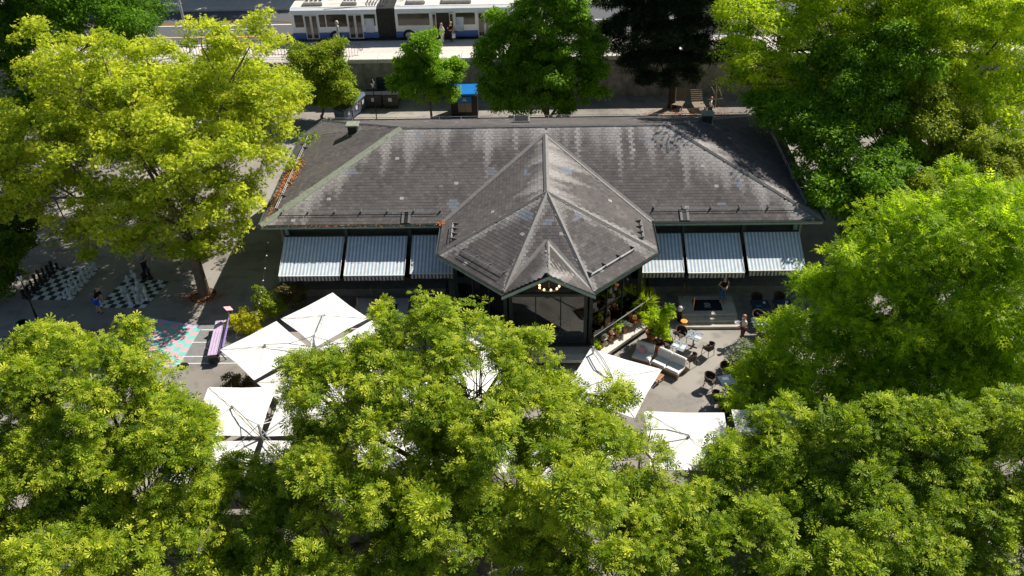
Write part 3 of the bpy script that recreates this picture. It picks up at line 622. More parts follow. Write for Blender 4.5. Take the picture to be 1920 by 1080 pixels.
# awnings
def awning(x0, x1, label, tb=(.2, 3.45), fb=(-2.0, 2.43)):
    tb = (tb[0], tb[1]+random.uniform(-.02, .02)); fb = (fb[0]+random.uniform(-.07, .07), fb[1]+random.uniform(-.04, .04)); xm = (x0+x1)/2; a = thing('awning', label, 'awning', (xm, 0, 0), 0, 'striped awnings along the front'); h = (x1-x0)/2
    ys = np.linspace(0, 1, 9); P = [(tb[0]+(fb[0]-tb[0])*t, tb[1]+(fb[1]-tb[1])*t-.06*math.sin(math.pi*t)) for t in ys]
    V = []; 
    for (y, z) in P: V += [(-h, y, z), (h, y, z)]
    for (y, z) in P: V += [(-h, y, z-.012), (h, y, z-.012)]
    n = len(P); F = [(2*i, 2*i+2, 2*i+3, 2*i+1) for i in range(n-1)]+[(2*n+2*i, 2*n+2*i+1, 2*n+2*i+3, 2*n+2*i+2) for i in range(n-1)]
    F += [(2*i, 2*n+2*i, 2*n+2*i+2, 2*i+2) for i in range(n-1)]+[(2*i+1, 2*i+3, 2*n+2*i+3, 2*n+2*i+1) for i in range(n-1)]
    MB().mesh(V, F).build('canopy', M_AWN, a)
    y, z = fb; xs = np.linspace(-h, h, 25); V = [(x, y-.012-.012*math.sin(i*1.9), z-.02) for i, x in enumerate(xs)]+[(x, y-.03-.02*math.sin(i*1.3), z-.31) for i, x in enumerate(xs)]
    V += [(p[0], p[1]+.01, p[2]) for p in V]; k = 25
    MB().mesh(V, [(i, k+i, k+i+1, i+1) for i in range(k-1)]+[(2*k+i, 2*k+i+1, 3*k+i+1, 3*k+i) for i in range(k-1)]).build('valance', M_VAL, a)
    MB().box((0, fb[0], fb[1]-.008), (2*h, .05, .05)).build('front_bar', M_AWNW, a); MB().tube([(-h, tb[0]+.06, tb[1]+.02), (h, tb[0]+.06, tb[1]+.02)], .06, 8).build('roller', M_DKGREEN, a)
    for sx in (-1, 1):
        MB().tube([(sx*(h-.12), .25, tb[1]-.5), (sx*(h-.12), -1.0, tb[1]-.85), (sx*(h-.12), fb[0], fb[1]-.03)], .022, 6).build('arm', M_STEEL, a)
        MB().tube([(sx*(h+.005), tb[0], tb[1]+.006), (sx*(h+.005), fb[0], fb[1]+.012)], .014, 5).build('edge_piping', M_AWNW, a)
ev = 'grey and white striped awning '
awning(-13.86, -10.6, ev+'at the far left end of the front')
awning(-10.38, -7.16, ev+'between the far left one and the one beside the pavilion'); awning(-6.86, -3.5, ev+'tucked against the left side of the pavilion')
awning(4.55, 7.6, ev+'tucked against the right side of the pavilion'); awning(7.8, 10.74, ev+'over the right entrance steps'); awning(10.98, 13.92, ev+'at the far right end, dappled by tree shade')
# ------------------------------------------------------------------ trees
def L(u, v, y, r, fz=.8, fy=1.0):
    c = PY(u, v, y); q = r/SCL(c); return (c[0], c[1], c[2], q, q*fy, q*fz)
def rot_frame(d, n):
    a = d/np.linalg.norm(d, axis=1, keepdims=True); b = np.cross(n, a); b /= np.linalg.norm(b, axis=1, keepdims=True)+1e-9; return a, b, np.cross(a, b)
def foliage(lobes, n_quads, kind, size, rg, clump=.55, per=None, shell=(.78, 1.02), under=-.55, flat=.5, tint0=.5, droop=.3, gap=-.6, wave=2.5):
    lob0 = np.array(lobes); sub = []; own = []
    for k, l in enumerate(lob0):                              # break each lobe into uneven sub-lobes
        sub.append(np.concatenate([l[:3], l[3:]*.8])); own.append(k); ns = int(np.clip(l[3]*3.2, 4, 11)) if l[3] > .7 else 3
        for _ in range(ns):
            v = rg.normal(size=3); v[2] = abs(v[2])*.9-.25; v /= np.linalg.norm(v); sub.append(np.concatenate([l[:3]+v*l[3:]*rg.uniform(.7, 1.14), l[3:]*rg.uniform(.2, .44)])); own.append(k)
    lob = np.array(sub); own = np.array(own); area = (lob[:, 3]*lob[:, 4]*lob[:, 5])**(2/3); qp = {'palm': 5, 'pinn': 7, 'star': 2, 'leaf': 1, 'needle': 1}[kind]
    nleaf = n_quads//qp; per = per or {'palm': 26, 'pinn': 22, 'star': 60, 'leaf': 110, 'needle': 110}[kind]
    ncl = max(6, nleaf//per); m = int(ncl*4); li = rg.choice(len(lob), m, p=area/area.sum())
    d = rg.normal(size=(m*1, 3)); d /= np.linalg.norm(d, axis=1, keepdims=True); bad = d[:, 2] < under; d[bad, 2] *= -1
    rr = rg.uniform(shell[0], shell[1], m)**.8*(1+.22*(smooth_noise(d[:, 0]*3.1+li*5.7)+smooth_noise(d[:, 1]*3.7+li*2.3)+smooth_noise(d[:, 2]*3.3+li*1.1)-1.5))
    C = lob[li, :3]+d*lob[li, 3:]*rr[:, None]
    keep = np.ones(m, bool)
    for k in range(len(lob)):
        dd = np.linalg.norm((C-lob[k, :3])/lob[k, 3:], axis=1); keep &= (dd > .56) | (li == k)
    if lob[:, 2].max() > 3:
        keep &= C[:, 2] > 1.0
        q = C*(2*math.pi/wave); gap_n = np.sin(q[:, 0]+1.3*np.sin(q[:, 1]*.7))*np.sin(q[:, 1]+1.1*np.sin(q[:, 2]*.8))+np.sin(q[:, 2]*1.1+1.2*np.sin(q[:, 0]*.6))*.6
        keep &= gap_n > gap
    C, d, li = C[keep][:ncl], d[keep][:ncl], li[keep][:ncl]; ncl = len(C)
    cr = clump*rg.uniform(.65, 1.35, ncl); per_ = max(4, nleaf//ncl)
    ci = np.repeat(np.arange(ncl), per_); n = len(ci)
    g = rg.normal(size=(n, 3)); g /= np.linalg.norm(g, axis=1, keepdims=True); g *= (rg.random((n, 1))**.45)
    pos = C[ci]+g*cr[ci][:, None]*np.array([1, 1, flat])
    pos[:, 2] -= .25*cr[ci]*(g[:, 0]**2+g[:, 1]**2)            # umbrella-shaped sprays
    out = g*np.array([1, 1, .4])+.5*d[ci]+rg.normal(0, .45, (n, 3)); out[:, 2] -= droop
    nor = np.array([0, 0, 1.0])+.35*d[ci]+rg.normal(0, .55, (n, 3))
    if kind == 'needle': nor = rg.normal(size=(n, 3))
    a, b, c = rot_frame(out, nor); sz = size*rg.uniform(.65, 1.3, n)*rg.uniform(.72, 1.3, ncl)[ci]
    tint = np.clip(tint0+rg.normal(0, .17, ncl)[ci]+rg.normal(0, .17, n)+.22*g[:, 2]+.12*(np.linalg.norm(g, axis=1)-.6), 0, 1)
    if kind == 'palm': spec = [(ang, 0., ln, .15) for ang, ln in ((-1.3, .72), (-.66, .95), (0, 1.05), (.66, .95), (1.3, .72))]
    elif kind == 'pinn': spec = [(0., 1.0, .5, .26)]+[(s_*.95, t, .48, .24) for t in (.15, .5, .85) for s_ in (-1, 1)]
    elif kind == 'star': spec = [(-.45, 0, 1, .36), (.45, 0, 1, .36)]
    elif kind == 'leaf': spec = [(0, 0, 1, .33)]
    else: spec = [(0, 0, 1, .10)]
    Vs = []
    for ang, t0, ln, wd in spec:
        ca, sa = math.cos(ang), math.sin(ang); dx = a*ca+b*sa; dy = -a*sa+b*ca; l_ = (sz*ln)[:, None]; wv = l_*wd
        st = pos+a*(sz*t0)[:, None]; sag = c*l_
        if kind in ('palm', 'star'): Vs.append(np.stack([st, st+dx*l_*.9+dy*wv-sag*.16, st+dx*l_-dy*wv*.8-sag*.2], 1))
        else: Vs.append(np.stack([st+dy*wv*.8+dx*l_*.1, st+dx*l_-sag*.25, st-dy*wv+dx*l_*.2], 1))
    V = np.stack(Vs, 1).reshape(-1, 3); nq = n*len(spec)
    return V, np.arange(nq*3).reshape(-1, 3), np.repeat(tint, len(spec)), C, own[li]
def tree(name, label, base, lobes, nq, kind, size, lm, bark=None, r0=.25, group=None, fork=.45, cat='tree', twig=.35, seed=1, lean=None, nlim=None, depth=0., limb=.42, **kw):
    nlim = nlim or len(lobes); fw = lobes
    if depth: lobes = list(lobes)+[(x, y+depth*r, z-.55*depth*r, r*.95, r*.95, rz_*.95) for x, y, z, r, ry, rz_ in lobes if r > .9 and z-.55*depth*r > 2.0]
    rg = np.random.default_rng(seed); t = thing(name, label, cat, base, 0, group); B = np.array(base, float)
    V, F, tint, C, li = foliage(lobes, nq, kind, size, rg, **kw)
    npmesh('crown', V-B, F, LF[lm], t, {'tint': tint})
    lob = np.array(lobes); zc = lob[:, 2].min(); top = np.average(lob[:, :3], axis=0)
    fk = np.array([B[0]+(top[0]-B[0])*.25, B[1]+(top[1]-B[1])*.25, B[2]+(max(zc, B[2]+.8)-B[2])*fork]) if lean is None else np.array(lean)
    mb = MB(); mid = (B+fk)/2+rg.normal(0, .05, 3)*np.linalg.norm(fk-B)*.2
    mb.tube([B-V3(0, 0, .1)-B, B+V3(0, 0, .25)-B, mid-B, fk-B], [r0*1.45, r0*1.1, r0*.92, r0*.8], 9)
    nb = len(lobes) if nlim is None else nlim; E = lob[:nb, :3]-np.array([[0, 0, 1.]])*lob[:nb, 5:6]*.3
    main = [int(np.argmax(lob[:nb, 3]))]
    while len(main) < min(5, nb): main.append(int(np.argmax(np.min(np.linalg.norm(E[:, None]-E[main][None], axis=2), axis=1))))
    paths = {}; r1 = r0*limb
    for k in main:
        e = E[k]; d_ = np.linalg.norm(e-fk); w1 = fk+(e-fk)*.3+V3(0, 0, .16*d_)+rg.normal(0, .05*d_, 3); w2 = fk+(e-fk)*.68+V3(0, 0, .12*d_)+rg.normal(0, .06*d_, 3)
        paths[k] = [fk-V3(0, 0, .1), w1, w2, e]; mb.tube([q-B for q in paths[k]], [r1*1.2, r1*.9, r1*.6, r1*.3], 7)
    for k in range(nb):
        if k not in paths:
            j = min(main, key=lambda m_: np.linalg.norm(E[m_]-E[k])); pt = paths[j]; s0 = pt[1]+(pt[2]-pt[1])*rg.uniform(.1, .95); e = E[k]; d_ = np.linalg.norm(e-s0)
            w1 = s0+(e-s0)*.5+V3(0, 0, .1*d_)+rg.normal(0, .09*d_, 3); paths[k] = [s0, w1, w1+(e-w1)*.5+rg.normal(0, .05*d_, 3), e]; mb.tube([q-B for q in paths[k]], [r1*.62, r1*.45, r1*.32, r1*.2], 6)
        pt = paths[k]; idx = np.where(li == k)[0]; idx = idx[rg.random(len(idx)) < twig]
        for j in idx[:26]:
            p = C[j]; s_ = pt[1]+(pt[3]-pt[1])*rg.uniform(.15, 1.0)+rg.normal(0, .12, 3); md = (s_+p)/2+rg.normal(0, .14, 3); mb.tube([s_-B, md-B, p-B], [r1*.2, r1*.12, .005], 4, cap=False)
    mb.build('trunk', bark or M_BARK, t, True); return t
CHK = dict(twig=.12, clump=.46, per=24, wave=2.0, flat=.34, droop=.35)
tree('chestnut_tree', 'large leafy horse chestnut crown filling the bottom centre over the white parasols', (-2.3, -18.6, 0),
     [L(800, 640, -14, 95), L(630, 745, -15.5, 105), L(900, 715, -16, 130), L(1040, 765, -16, 100), L(720, 850, -18, 140), L(960, 880, -18.5, 165), L(1140, 860, -17.5, 90), L(555, 870, -17.5, 75), L(880, 1010, -20, 180), L(1130, 1010, -20, 150), L(640, 1010, -20, 150), L(490, 960, -18.5, 75), L(765, 610, -13.5, 60), L(855, 600, -13, 50), L(1165, 745, -15.5, 24), L(560, 700, -15, 42), L(690, 690, -15, 60), L(1000, 660, -15, 60), L(520, 1060, -20.5, 90), L(1240, 930, -18.5, 60), L(440, 1020, -19.5, 70), L(1260, 1040, -20, 80), L(430, 1090, -21, 70), L(760, 760, -16.5, 90), L(1000, 770, -16.5, 90), L(440, 930, -18, 48), L(1215, 825, -16.5, 34)],
     430000, 'palm', .19, 'chestnut', r0=.3, seed=5, tint0=.52, gap=.06, **CHK)
tree('chestnut_tree', 'horse chestnut with drooping yellow green leaf fans in the bottom left corner', (-16.8, -19.3, 0),
     [L(60, 710, -15, 95), L(200, 730, -15.5, 95), L(300, 800, -16.5, 85), L(110, 850, -17, 130), L(270, 900, -18, 120), L(375, 955, -18.5, 55), L(110, 1020, -20, 150), L(300, 1040, -20, 130), L(230, 635, -13, 38), L(30, 660, -14, 45), L(385, 1050, -20, 60), L(130, 680, -14.5, 50), L(250, 690, -14.5, 45), L(10, 780, -15.5, 80), L(360, 880, -17.5, 50), L(20, 940, -18.5, 100), L(405, 900, -17.5, 42), L(350, 830, -17, 40)],
     300000, 'palm', .19, 'chestnut', r0=.28, seed=6, tint0=.55, gap=.02, **CHK)
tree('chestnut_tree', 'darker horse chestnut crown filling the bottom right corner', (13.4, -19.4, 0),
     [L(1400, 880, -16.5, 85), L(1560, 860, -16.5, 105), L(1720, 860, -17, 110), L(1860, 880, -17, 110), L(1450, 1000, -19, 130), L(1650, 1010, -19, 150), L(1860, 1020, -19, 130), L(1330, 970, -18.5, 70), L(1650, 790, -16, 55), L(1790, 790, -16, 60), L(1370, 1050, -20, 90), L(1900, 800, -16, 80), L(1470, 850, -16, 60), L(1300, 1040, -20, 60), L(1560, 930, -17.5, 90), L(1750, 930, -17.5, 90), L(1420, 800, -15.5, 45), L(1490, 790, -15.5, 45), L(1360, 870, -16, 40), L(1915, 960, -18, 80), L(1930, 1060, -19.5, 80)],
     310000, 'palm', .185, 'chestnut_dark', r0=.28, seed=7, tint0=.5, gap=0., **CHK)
LOC = dict(clump=.5, per=16, flat=.4, droop=.2, wave=2.0)
tree('locust_tree', 'wide feathery locust tree with bare grey forks right of the terrace', (15.9, -10.2, 0),
     [L(1640, 490, -9, 68), L(1720, 445, -9, 85), L(1830, 440, -9, 115), L(1570, 560, -9, 60), L(1500, 625, -8.9, 46), L(1660, 570, -10, 95), L(1800, 560, -10, 110), L(1890, 540, -10, 90), L(1430, 720, -10, 42), L(1545, 690, -10.5, 75), L(1740, 650, -10.5, 60), L(1870, 690, -11, 90), L(1480, 760, -11.5, 55), L(1900, 400, -8, 75), L(1620, 640, -10.5, 55), L(1600, 760, -12, 60), L(1720, 760, -12, 60), L(1660, 700, -11.5, 55), L(1810, 760, -12.2, 60), L(1520, 790, -12.3, 60), L(1410, 770, -11.8, 35), L(1590, 615, -9.8, 55), L(1450, 700, -11, 50), L(1520, 740, -12, 60), L(1640, 750, -12.5, 60), L(1760, 720, -12, 70), L(1850, 770, -12.5, 70), L(1910, 650, -11.5, 70), L(1690, 640, -11, 60), L(1390, 740, -11.5, 28)],
     310000, 'pinn', .29, 'locust', bark=M_BARKPALE, r0=.2, seed=8, fork=.75, twig=.4, depth=.5, gap=-.45, **LOC)
tree('maple_tree', 'tall golden green maple beside the restaurant, trunk next to the chess boards', (-18.9, -.25, 0),
     [L(130, 150, 3, 95), L(255, 195, 3, 75), L(415, 165, 4, 85), L(515, 175, 5, 55), L(120, 275, 1, 100), L(270, 270, 1, 110), L(415, 280, 1, 95), L(75, 370, -.6, 65), L(205, 385, -1, 80), L(335, 385, -.6, 95), L(430, 370, 0, 55), L(470, 70, 4, 50), L(185, 85, 3, 48), L(40, 310, 0, 55), L(375, 60, 4, 42), L(400, 450, -.4, 38), L(255, 455, -1.2, 42), L(355, 470, -.5, 38), L(480, 230, 3, 55), L(60, 220, 2, 40), L(130, 430, -.5, 40), L(20, 390, -.5, 45), L(180, 470, -1, 26), (-24.5, 6.5, 7.5, 3.2, 3, 2.2), (-20, 7, 8, 3.2, 3, 2.2), (-28, 5, 7.5, 2.8, 2.8, 2), (-16.5, 6, 8, 2.6, 2.6, 2), L(20, 300, 1.5, 55), (-23, 7.5, 9.4, 2.6, 2.6, 2), (-18, 8.5, 8.2, 2.6, 2.6, 1.8), (-26, 7, 9, 2.6, 2.6, 2), L(385, 470, -1, 34), L(330, 480, -1, 32), L(420, 420, -.5, 40)],
     340000, 'star', .14, 'maple', r0=.3, seed=9, clump=.6, flat=.4, per=80, tint0=.5, lean=(-19.2, 0.1, 4.2), twig=.3, depth=1.0, nlim=24, gap=-.3, wave=1.9, limb=.32)
tree('beech_tree', 'dark green tree crowding the top left corner', (-34, 16, 0), [L(60, 40, 14, 95), L(180, 30, 14, 85), L(245, 50, 16, 50), L(15, 140, 12, 60), L(90, -30, 14, 90), L(0, 60, 12, 80), L(265, 85, 17, 34), L(255, 15, 18, 50), L(20, 210, 9, 50)],
     110000, 'leaf', .17, 'bright', r0=.3, seed=10, clump=.7, per=90, tint0=.2)
tree('leafy_tree', 'small dark tree at the left edge above the chess boards', (-30.5, -1.0, 0), [L(8, 470, 0, 38), L(12, 530, -.5, 34), L(18, 570, -1, 25), L(-20, 520, 0, 50)], 28000, 'leaf', .15, 'deep', r0=.12, seed=11, clump=.45, tint0=.7)
tree('leafy_tree', 'dense green tree far left behind the golden maple', (-36, 3, 0), [L(-10, 330, 4, 60), L(-40, 250, 5, 80), L(30, 420, 3, 40)], 40000, 'leaf', .16, 'deep', r0=.2, seed=31, clump=.6, tint0=.5)
tree('bushy_tree', 'olive green bushy tree growing by the wall left of the bins', (-16.6, 22.6, 0), [L(600, 125, 22.8, 42), L(625, 175, 22.3, 40), L(575, 120, 23, 32), L(640, 150, 22.6, 26), L(590, 180, 22.4, 38), L(615, 95, 23.3, 28), L(650, 185, 22.2, 18)], 70000, 'leaf', .14, 'maple', r0=.1, seed=12, clump=.45, tint0=.14)
tree('round_tree', 'small round bright green tree standing before the retaining wall', (-8.0, 21.6, 0), [L(795, 100, 22.2, 34), L(768, 140, 22.2, 36), L(822, 135, 22.2, 38), L(790, 165, 21.8, 38), L(830, 175, 21.8, 26), L(748, 155, 21.9, 24), L(850, 125, 22.2, 22), L(845, 155, 21.9, 24), L(760, 110, 22.2, 24), L(805, 78, 22.4, 24)], 50000, 'leaf', .16, 'bright', r0=.09, seed=13, clump=.42, tint0=.8, fork=.9, gap=-.3, wave=1.6)
tree('broad_tree', 'vivid green broad tree rising behind the middle of the roof', (1.0, 19.4, 0), [L(1010, 30, 20, 70), L(955, 85, 20, 58), L(1065, 80, 20, 60), L(1000, 150, 19, 75), L(1085, 160, 19, 48), L(935, 155, 19, 40), L(1010, -40, 20, 60), L(1110, 130, 19.2, 28), L(1035, 190, 18.6, 45), L(960, 195, 18.6, 36), L(1050, 20, 20, 40), L(920, 110, 19.6, 30)],
     165000, 'leaf', .18, 'bright', r0=.22, seed=14, clump=.5, tint0=.6, gap=-.15, wave=1.8)
cf = []
for z, r in ((2.8, 2.4), (4.4, 4.2), (5.8, 5.2), (7.2, 5.4), (8.6, 5.2), (10, 4.4), (11.4, 3.2), (13, 1.6)):
    for k in range(10):
        a = k*.63+z*1.7; q = r*random.uniform(.4, .9); cf.append((9.6+q*math.cos(a), 23.1+q*math.sin(a)*.45-.7, z+.5+random.uniform(-.5, .5), r*.24, r*.22, .38))
tree('conifer_tree', 'dark tall conifer with drooping boughs against the retaining wall', (10.4, 23.9, 0), cf, 170000, 'needle', .3, 'conifer', bark=M_BARKDARK, r0=.27, seed=15, clump=.45, flat=.35, per=90, tint0=.3, lean=(10.4, 23.6, 8.0), twig=.2)
tree('lime_tree', 'big lime green tree filling the top right corner', (28.5, 13.5, 0), [L(1450, 60, 11.5, 70), L(1560, 70, 12, 95), L(1700, 80, 12, 105), L(1850, 80, 12, 110), L(1900, 190, 10, 90), L(1785, 170, 10, 70), L(1625, 150, 11, 85), L(1490, 160, 10.5, 60), L(1430, 180, 10.5, 36), L(1600, -40, 13, 100), L(1800, -40, 12, 110), L(1860, 260, 8.5, 70), L(1420, 110, 10.5, 50), L(1400, 20, 12, 60), L(1700, 10, 12, 80), L(1460, -40, 14, 70), L(1385, 95, 11.5, 40), L(1400, 150, 11, 36), L(1550, -30, 14, 80), L(1910, 20, 12, 80), L(1920, 320, 7, 60)],
     215000, 'leaf', .19, 'lime', r0=.36, seed=16, clump=.65, per=100, tint0=.6, depth=.8, flat=.35)
tree('dark_tree', 'shaded dark green tree overhanging the right end of the roof', (20.6, 4.2, 0), [L(1560, 260, 5, 62), L(1630, 330, 2.6, 58), L(1535, 310, 3.5, 42), L(1480, 215, 7.5, 45), L(1600, 390, 1.5, 42), L(1560, 375, 1.5, 36), L(1520, 215, 7, 50), L(1600, 210, 6.5, 60), L(1670, 290, 4, 50), L(1440, 195, 9, 32), L(1620, 440, .5, 34), L(1470, 240, 7.5, 36), L(1500, 265, 6, 34), (17.8, 9.6, 9.0, 2.0, 2.0, 1.5), (20, 8.5, 10, 2.4, 2.4, 1.8), (19, 6.5, 8.4, 1.8, 1.8, 1.4), L(1545, 355, 1.8, 30)],
     140000, 'leaf', .18, 'bright', r0=.24, seed=17, clump=.55, per=70, tint0=.5, bark=M_BARKDARK, gap=-.4)
tree('ash_tree', 'soft olive green tree right of the shaded tree beyond the roof', (25.0, 6.0, 0), [L(1740, 225, 7, 72), L(1700, 280, 6, 50), L(1810, 270, 6, 58), L(1660, 225, 7, 42), L(1780, 320, 4.5, 46), L(1860, 330, 4, 60), L(1900, 290, 5, 40), L(1720, 350, 3, 36)],
     110000, 'leaf', .16, 'olive', r0=.2, seed=18, clump=.5, per=70, tint0=.62, gap=-.4)
for i, (x, y) in enumerate(((-29, 44.5), (-20, 46), (-37, 45.5))): tree('street_tree', ('tree beyond the street at the upper left whose shade crosses the road', 'tree beyond the street above the left end of the bus', 'tree beyond the street furthest to the upper left')[i], (x, y, SZ), [(x, y, 10, 3.6, 3.2, 2.8), (x+3, y-1, 8.4, 2.8, 2.8, 2.2), (x-3, y+.5, 8.8, 2.8, 2.8, 2.2), (x+1, y-2.5, 7.2, 2.6, 2, 1.8), (x, y-1, 12.4, 2.4, 2.4, 2)], 26000, 'leaf', .3, 'deep', r0=.25, seed=90+i, clump=.7, gap=-2)
# shrubs
def shrub(name, label, c, r, nq, kind, size, lm, seed, h=None, group=None, cat='shrub', **kw):
    h = h or r; x, y, z = c; kw.setdefault('clump', r*.35)
    return tree(name, label, (x, y, z), [(x, y, z+h*.9, r, r, h*.8), (x+r*.4, y-r*.2, z+h*.6, r*.6, r*.6, h*.5), (x-r*.4, y+r*.2, z+h*.7, r*.6, r*.6, h*.5)], nq, kind, size, lm, r0=.03, seed=seed, cat=cat, group=group, under=-.9, **kw)
shrub('gold_shrub', 'yellow green shrub behind the upper left parasol', (-15.5, -3.7, 0), .75, 6000, 'leaf', .09, 'yellowbush', 41, h=.7)
shrub('flowering_shrub', 'tall shrub with pale green tufts beside the dark left corner', (-14.5, -2.6, 0), .75, 5000, 'leaf', .1, 'olive', 42, h=1.2)
shrub('corner_shrub', 'dark bush at the front left corner of the restaurant', (-13.6, -1.6, 0), .8, 6000, 'leaf', .1, 'brownhedge', 43, h=1.4)
for i, (x, y, lab) in enumerate(((-14.9, -8.6, 'brownish hedge shrub under the left edge of the parasols'), (-15.2, -9.9, 'brownish hedge shrub at the gap between the two parasol groups'), (-14.2, -10.3, 'hedge shrub behind the lower left parasol'), (-15.7, -11.2, 'pale green hedge shrub left of the lower parasol'))):
    shrub('hedge_shrub', lab, (x, y, 0), .65, 5000, 'leaf', .08, 'brownhedge' if i < 3 else 'olive', 44+i, h=.75, group='hedge shrubs along the terrace edge')
shrub('olive_bush', 'silvery olive bush on the right of the terrace', (10.15, -7.0, 0), .85, 16000, 'leaf', .085, 'silver', 50, h=.85)
# ------------------------------------------------------------------ parasols
def canopy_mesh(mb, cx, cy, s, rz, z=2.55, rise=.2, th=.02):
    k, q = math.cos(rz), math.sin(rz); n = 6; pts = []
    for i in range(n+1):
        for j in range(n+1):
            x, y = (i/n-.5)*2, (j/n-.5)*2; m_ = max(abs(x), abs(y)); sag = .05*math.sin(math.pi*m_)*(abs(x*y) < .9)
            X, Y = x*s/2, y*s/2; edge = 1-.035*(1-min(abs(x), abs(y)))*(m_ > .99); X *= edge; Y *= edge
            pts.append((cx+X*k-Y*q, cy+X*q+Y*k, z+rise*(1-m_)-sag*.5))
    V = pts+[(a, b, c-th) for a, b, c in pts]; m = (n+1)**2; F = []
    for i in range(n):
        for j in range(n):
            a = i*(n+1)+j; F.append((a, a+n+1, a+n+2, a+1)); F.append((m+a, m+a+1, m+a+n+2, m+a+n+1))
    per = [i*(n+1) for i in range(n+1)]+[n*(n+1)+j for j in range(1, n+1)]+[i*(n+1)+n for i in range(n-1, -1, -1)]+[j for j in range(n-1, 0, -1)]
    for a, b in zip(per, per[1:]+per[:1]): F.append((a, m+a, m+b, b))
    return mb.mesh(V, F)
def ribs(parent, cx, cy, s, rz, z=2.55):
    for a_, b_ in ((1, 1), (1, -1), (-1, 1), (-1, -1)): MB().tube([(cx, cy, z+.205), (cx+a_*s*.25, cy+b_*s*.25, z+.083), (cx+a_*s*.495, cy+b_*s*.495, z+.008)], .012, 4).build('seam', M_CANVASIN, parent)
    for i in range(8):
        a = rz+i*math.pi/4; d = s/2*(math.sqrt(2) if i % 2 else 1)*.96; MB().tube([(cx, cy, z+.13), (cx+math.cos(a)*d, cy+math.sin(a)*d, z-.06)], .014, 4).build('rib', M_STEEL, parent)
def quad_parasol(loc, rz, label, s=3.1, rise_arm=True):
    p = thing('quad_parasol', label, 'parasol', loc, rz, 'white parasols over the terrace')
    MB().bbox((0, 0, .06), (1.0, 1.0, .12), .02).build('base', M_DKSTEEL, p); MB().tube([(0, 0, .1), (0, 0, 3.35)], .06, 8).build('mast', M_STEEL, p)
    h = s/2+.12
    for a, b in ((1, 1), (-1, 1), (-1, -1), (1, -1)):
        c = canopy_mesh(MB(), a*h, b*h, s, 0).build('canopy', M_CANVAS, p); ribs(c, a*h, b*h, s, 0)
        MB().tube([(0, 0, 2.7), (a*h*.55, b*h*.55, 2.9), (a*h, b*h, 2.86)], .022, 6).build('arm', M_STEEL, p); MB().tube([(0, 0, 3.33), (a*h*.5, b*h*.5, 2.9)], .018, 5).build('stay', M_STEEL, p)
        MB().lathe([(.02, 0), (.07, .02), (.05, .1), (0, .14)], 8, (a*h, b*h, 2.74)).build('finial', M_STEEL, c)
    return p
def solo_parasol(loc, rz, label, s=3.3, side=(-1.75, 1.0)):
    p = thing('parasol', label, 'parasol', loc, rz, 'white parasols over the terrace')
    c = canopy_mesh(MB(), 0, 0, s, 0).build('canopy', M_CANVAS, p); ribs(c, 0, 0, s, 0)
    x, y = side; MB().bbox((x, y, .06), (.9, .9, .12), .02).build('base', M_DKSTEEL, p); MB().tube([(x, y, .1), (x, y, 2.95)], .055, 8).build('mast', M_STEEL, p)
    for o_ in (-.06, .06): MB().tube([(x+o_, y, 2.9), (x*.5+o_, y*.5, 3.05), (o_*.5, 0, 2.86)], .022, 6).build('arm', M_STEEL, p)
    MB().lathe([(.02, 0), (.07, .02), (.05, .14), (0, .16)], 8, (0, 0, 2.74)).build('finial', M_STEEL, c); return p
quad_parasol((-10.65, -8.3, 0), R_(45), 'four white canopies on one mast, set diamond-wise nearest the left awnings')
quad_parasol((-11.75, -14.15, 0), 0, 'four white canopies on one mast at the lower left of the terrace')
quad_parasol((-4.6, -13.3, 0), R_(8), 'four white canopies on one mast glimpsed through the central chestnut leaves')
solo_parasol((3.15, -10.7, 0), R_(-26), 'white cantilever parasol below the pavilion balustrade beside the sofa', 3.5, (-1.5, 1.45))
solo_parasol((6.05, -14.35, 0), R_(-2), 'white parasol at the bottom of the terrace right of the central chestnut', 3.4, (-1.9, .2))
solo_parasol((9.75, -14.3, 0), R_(-3), 'white parasol mostly hidden by the bottom right chestnut', 3.4, (1.9, .2))
solo_parasol((1.2, -15.2, 0), R_(6), 'white parasol glimpsed behind the right half of the central chestnut', 3.4, (-1.9, .3))
solo_parasol((-3.0, -8.9, 0), R_(40), 'white parasol in front of the pavilion behind the central chestnut top', 3.0, (1.7, .2))

# ------------------------------------------------------------------ terrace furniture
def rattan_chair(loc, rz, label, group='woven chairs on the terrace'):
    c = thing('rattan_chair', label, 'chair', loc, rz, group)
    MB().bbox((0, 0, .44), (.46, .46, .06), .02).build('seat', M_RATTAN, c)
    V = []; F = []; n = 14
    for j, z in enumerate((.46, .62, .78)):
        for i in range(n+1): a = -2.2+4.4*i/n+math.pi/2; r = .27+.02*j; hz = z+(.05*math.cos((i/n-.5)*math.pi) if j == 2 else 0)-(.12*abs(i/n-.5)*2 if j == 2 else 0); V.append((r*math.cos(a), r*math.sin(a), hz))
    m = len(V); V += [(x*.9, y*.9, z) for x, y, z in V]
    for j in range(2):
        for i in range(n): a = j*(n+1)+i; F.append((a, a+1, a+n+2, a+n+1)); F.append((m+a, m+a+n+1, m+a+n+2, m+a+1))
    for i in range(n): a = 2*(n+1)+i; F.append((a, a+1, m+a+1, m+a))
    MB().mesh(V, F).build('backrest', M_RATTAN, c)
    for x in (-.2, .2):
        for y in (-.2, .2): MB().tube([(x, y, .42), (x*1.12, y*1.12, 0)], .016, 6).build('leg', M_DKSTEEL, c)
    return c
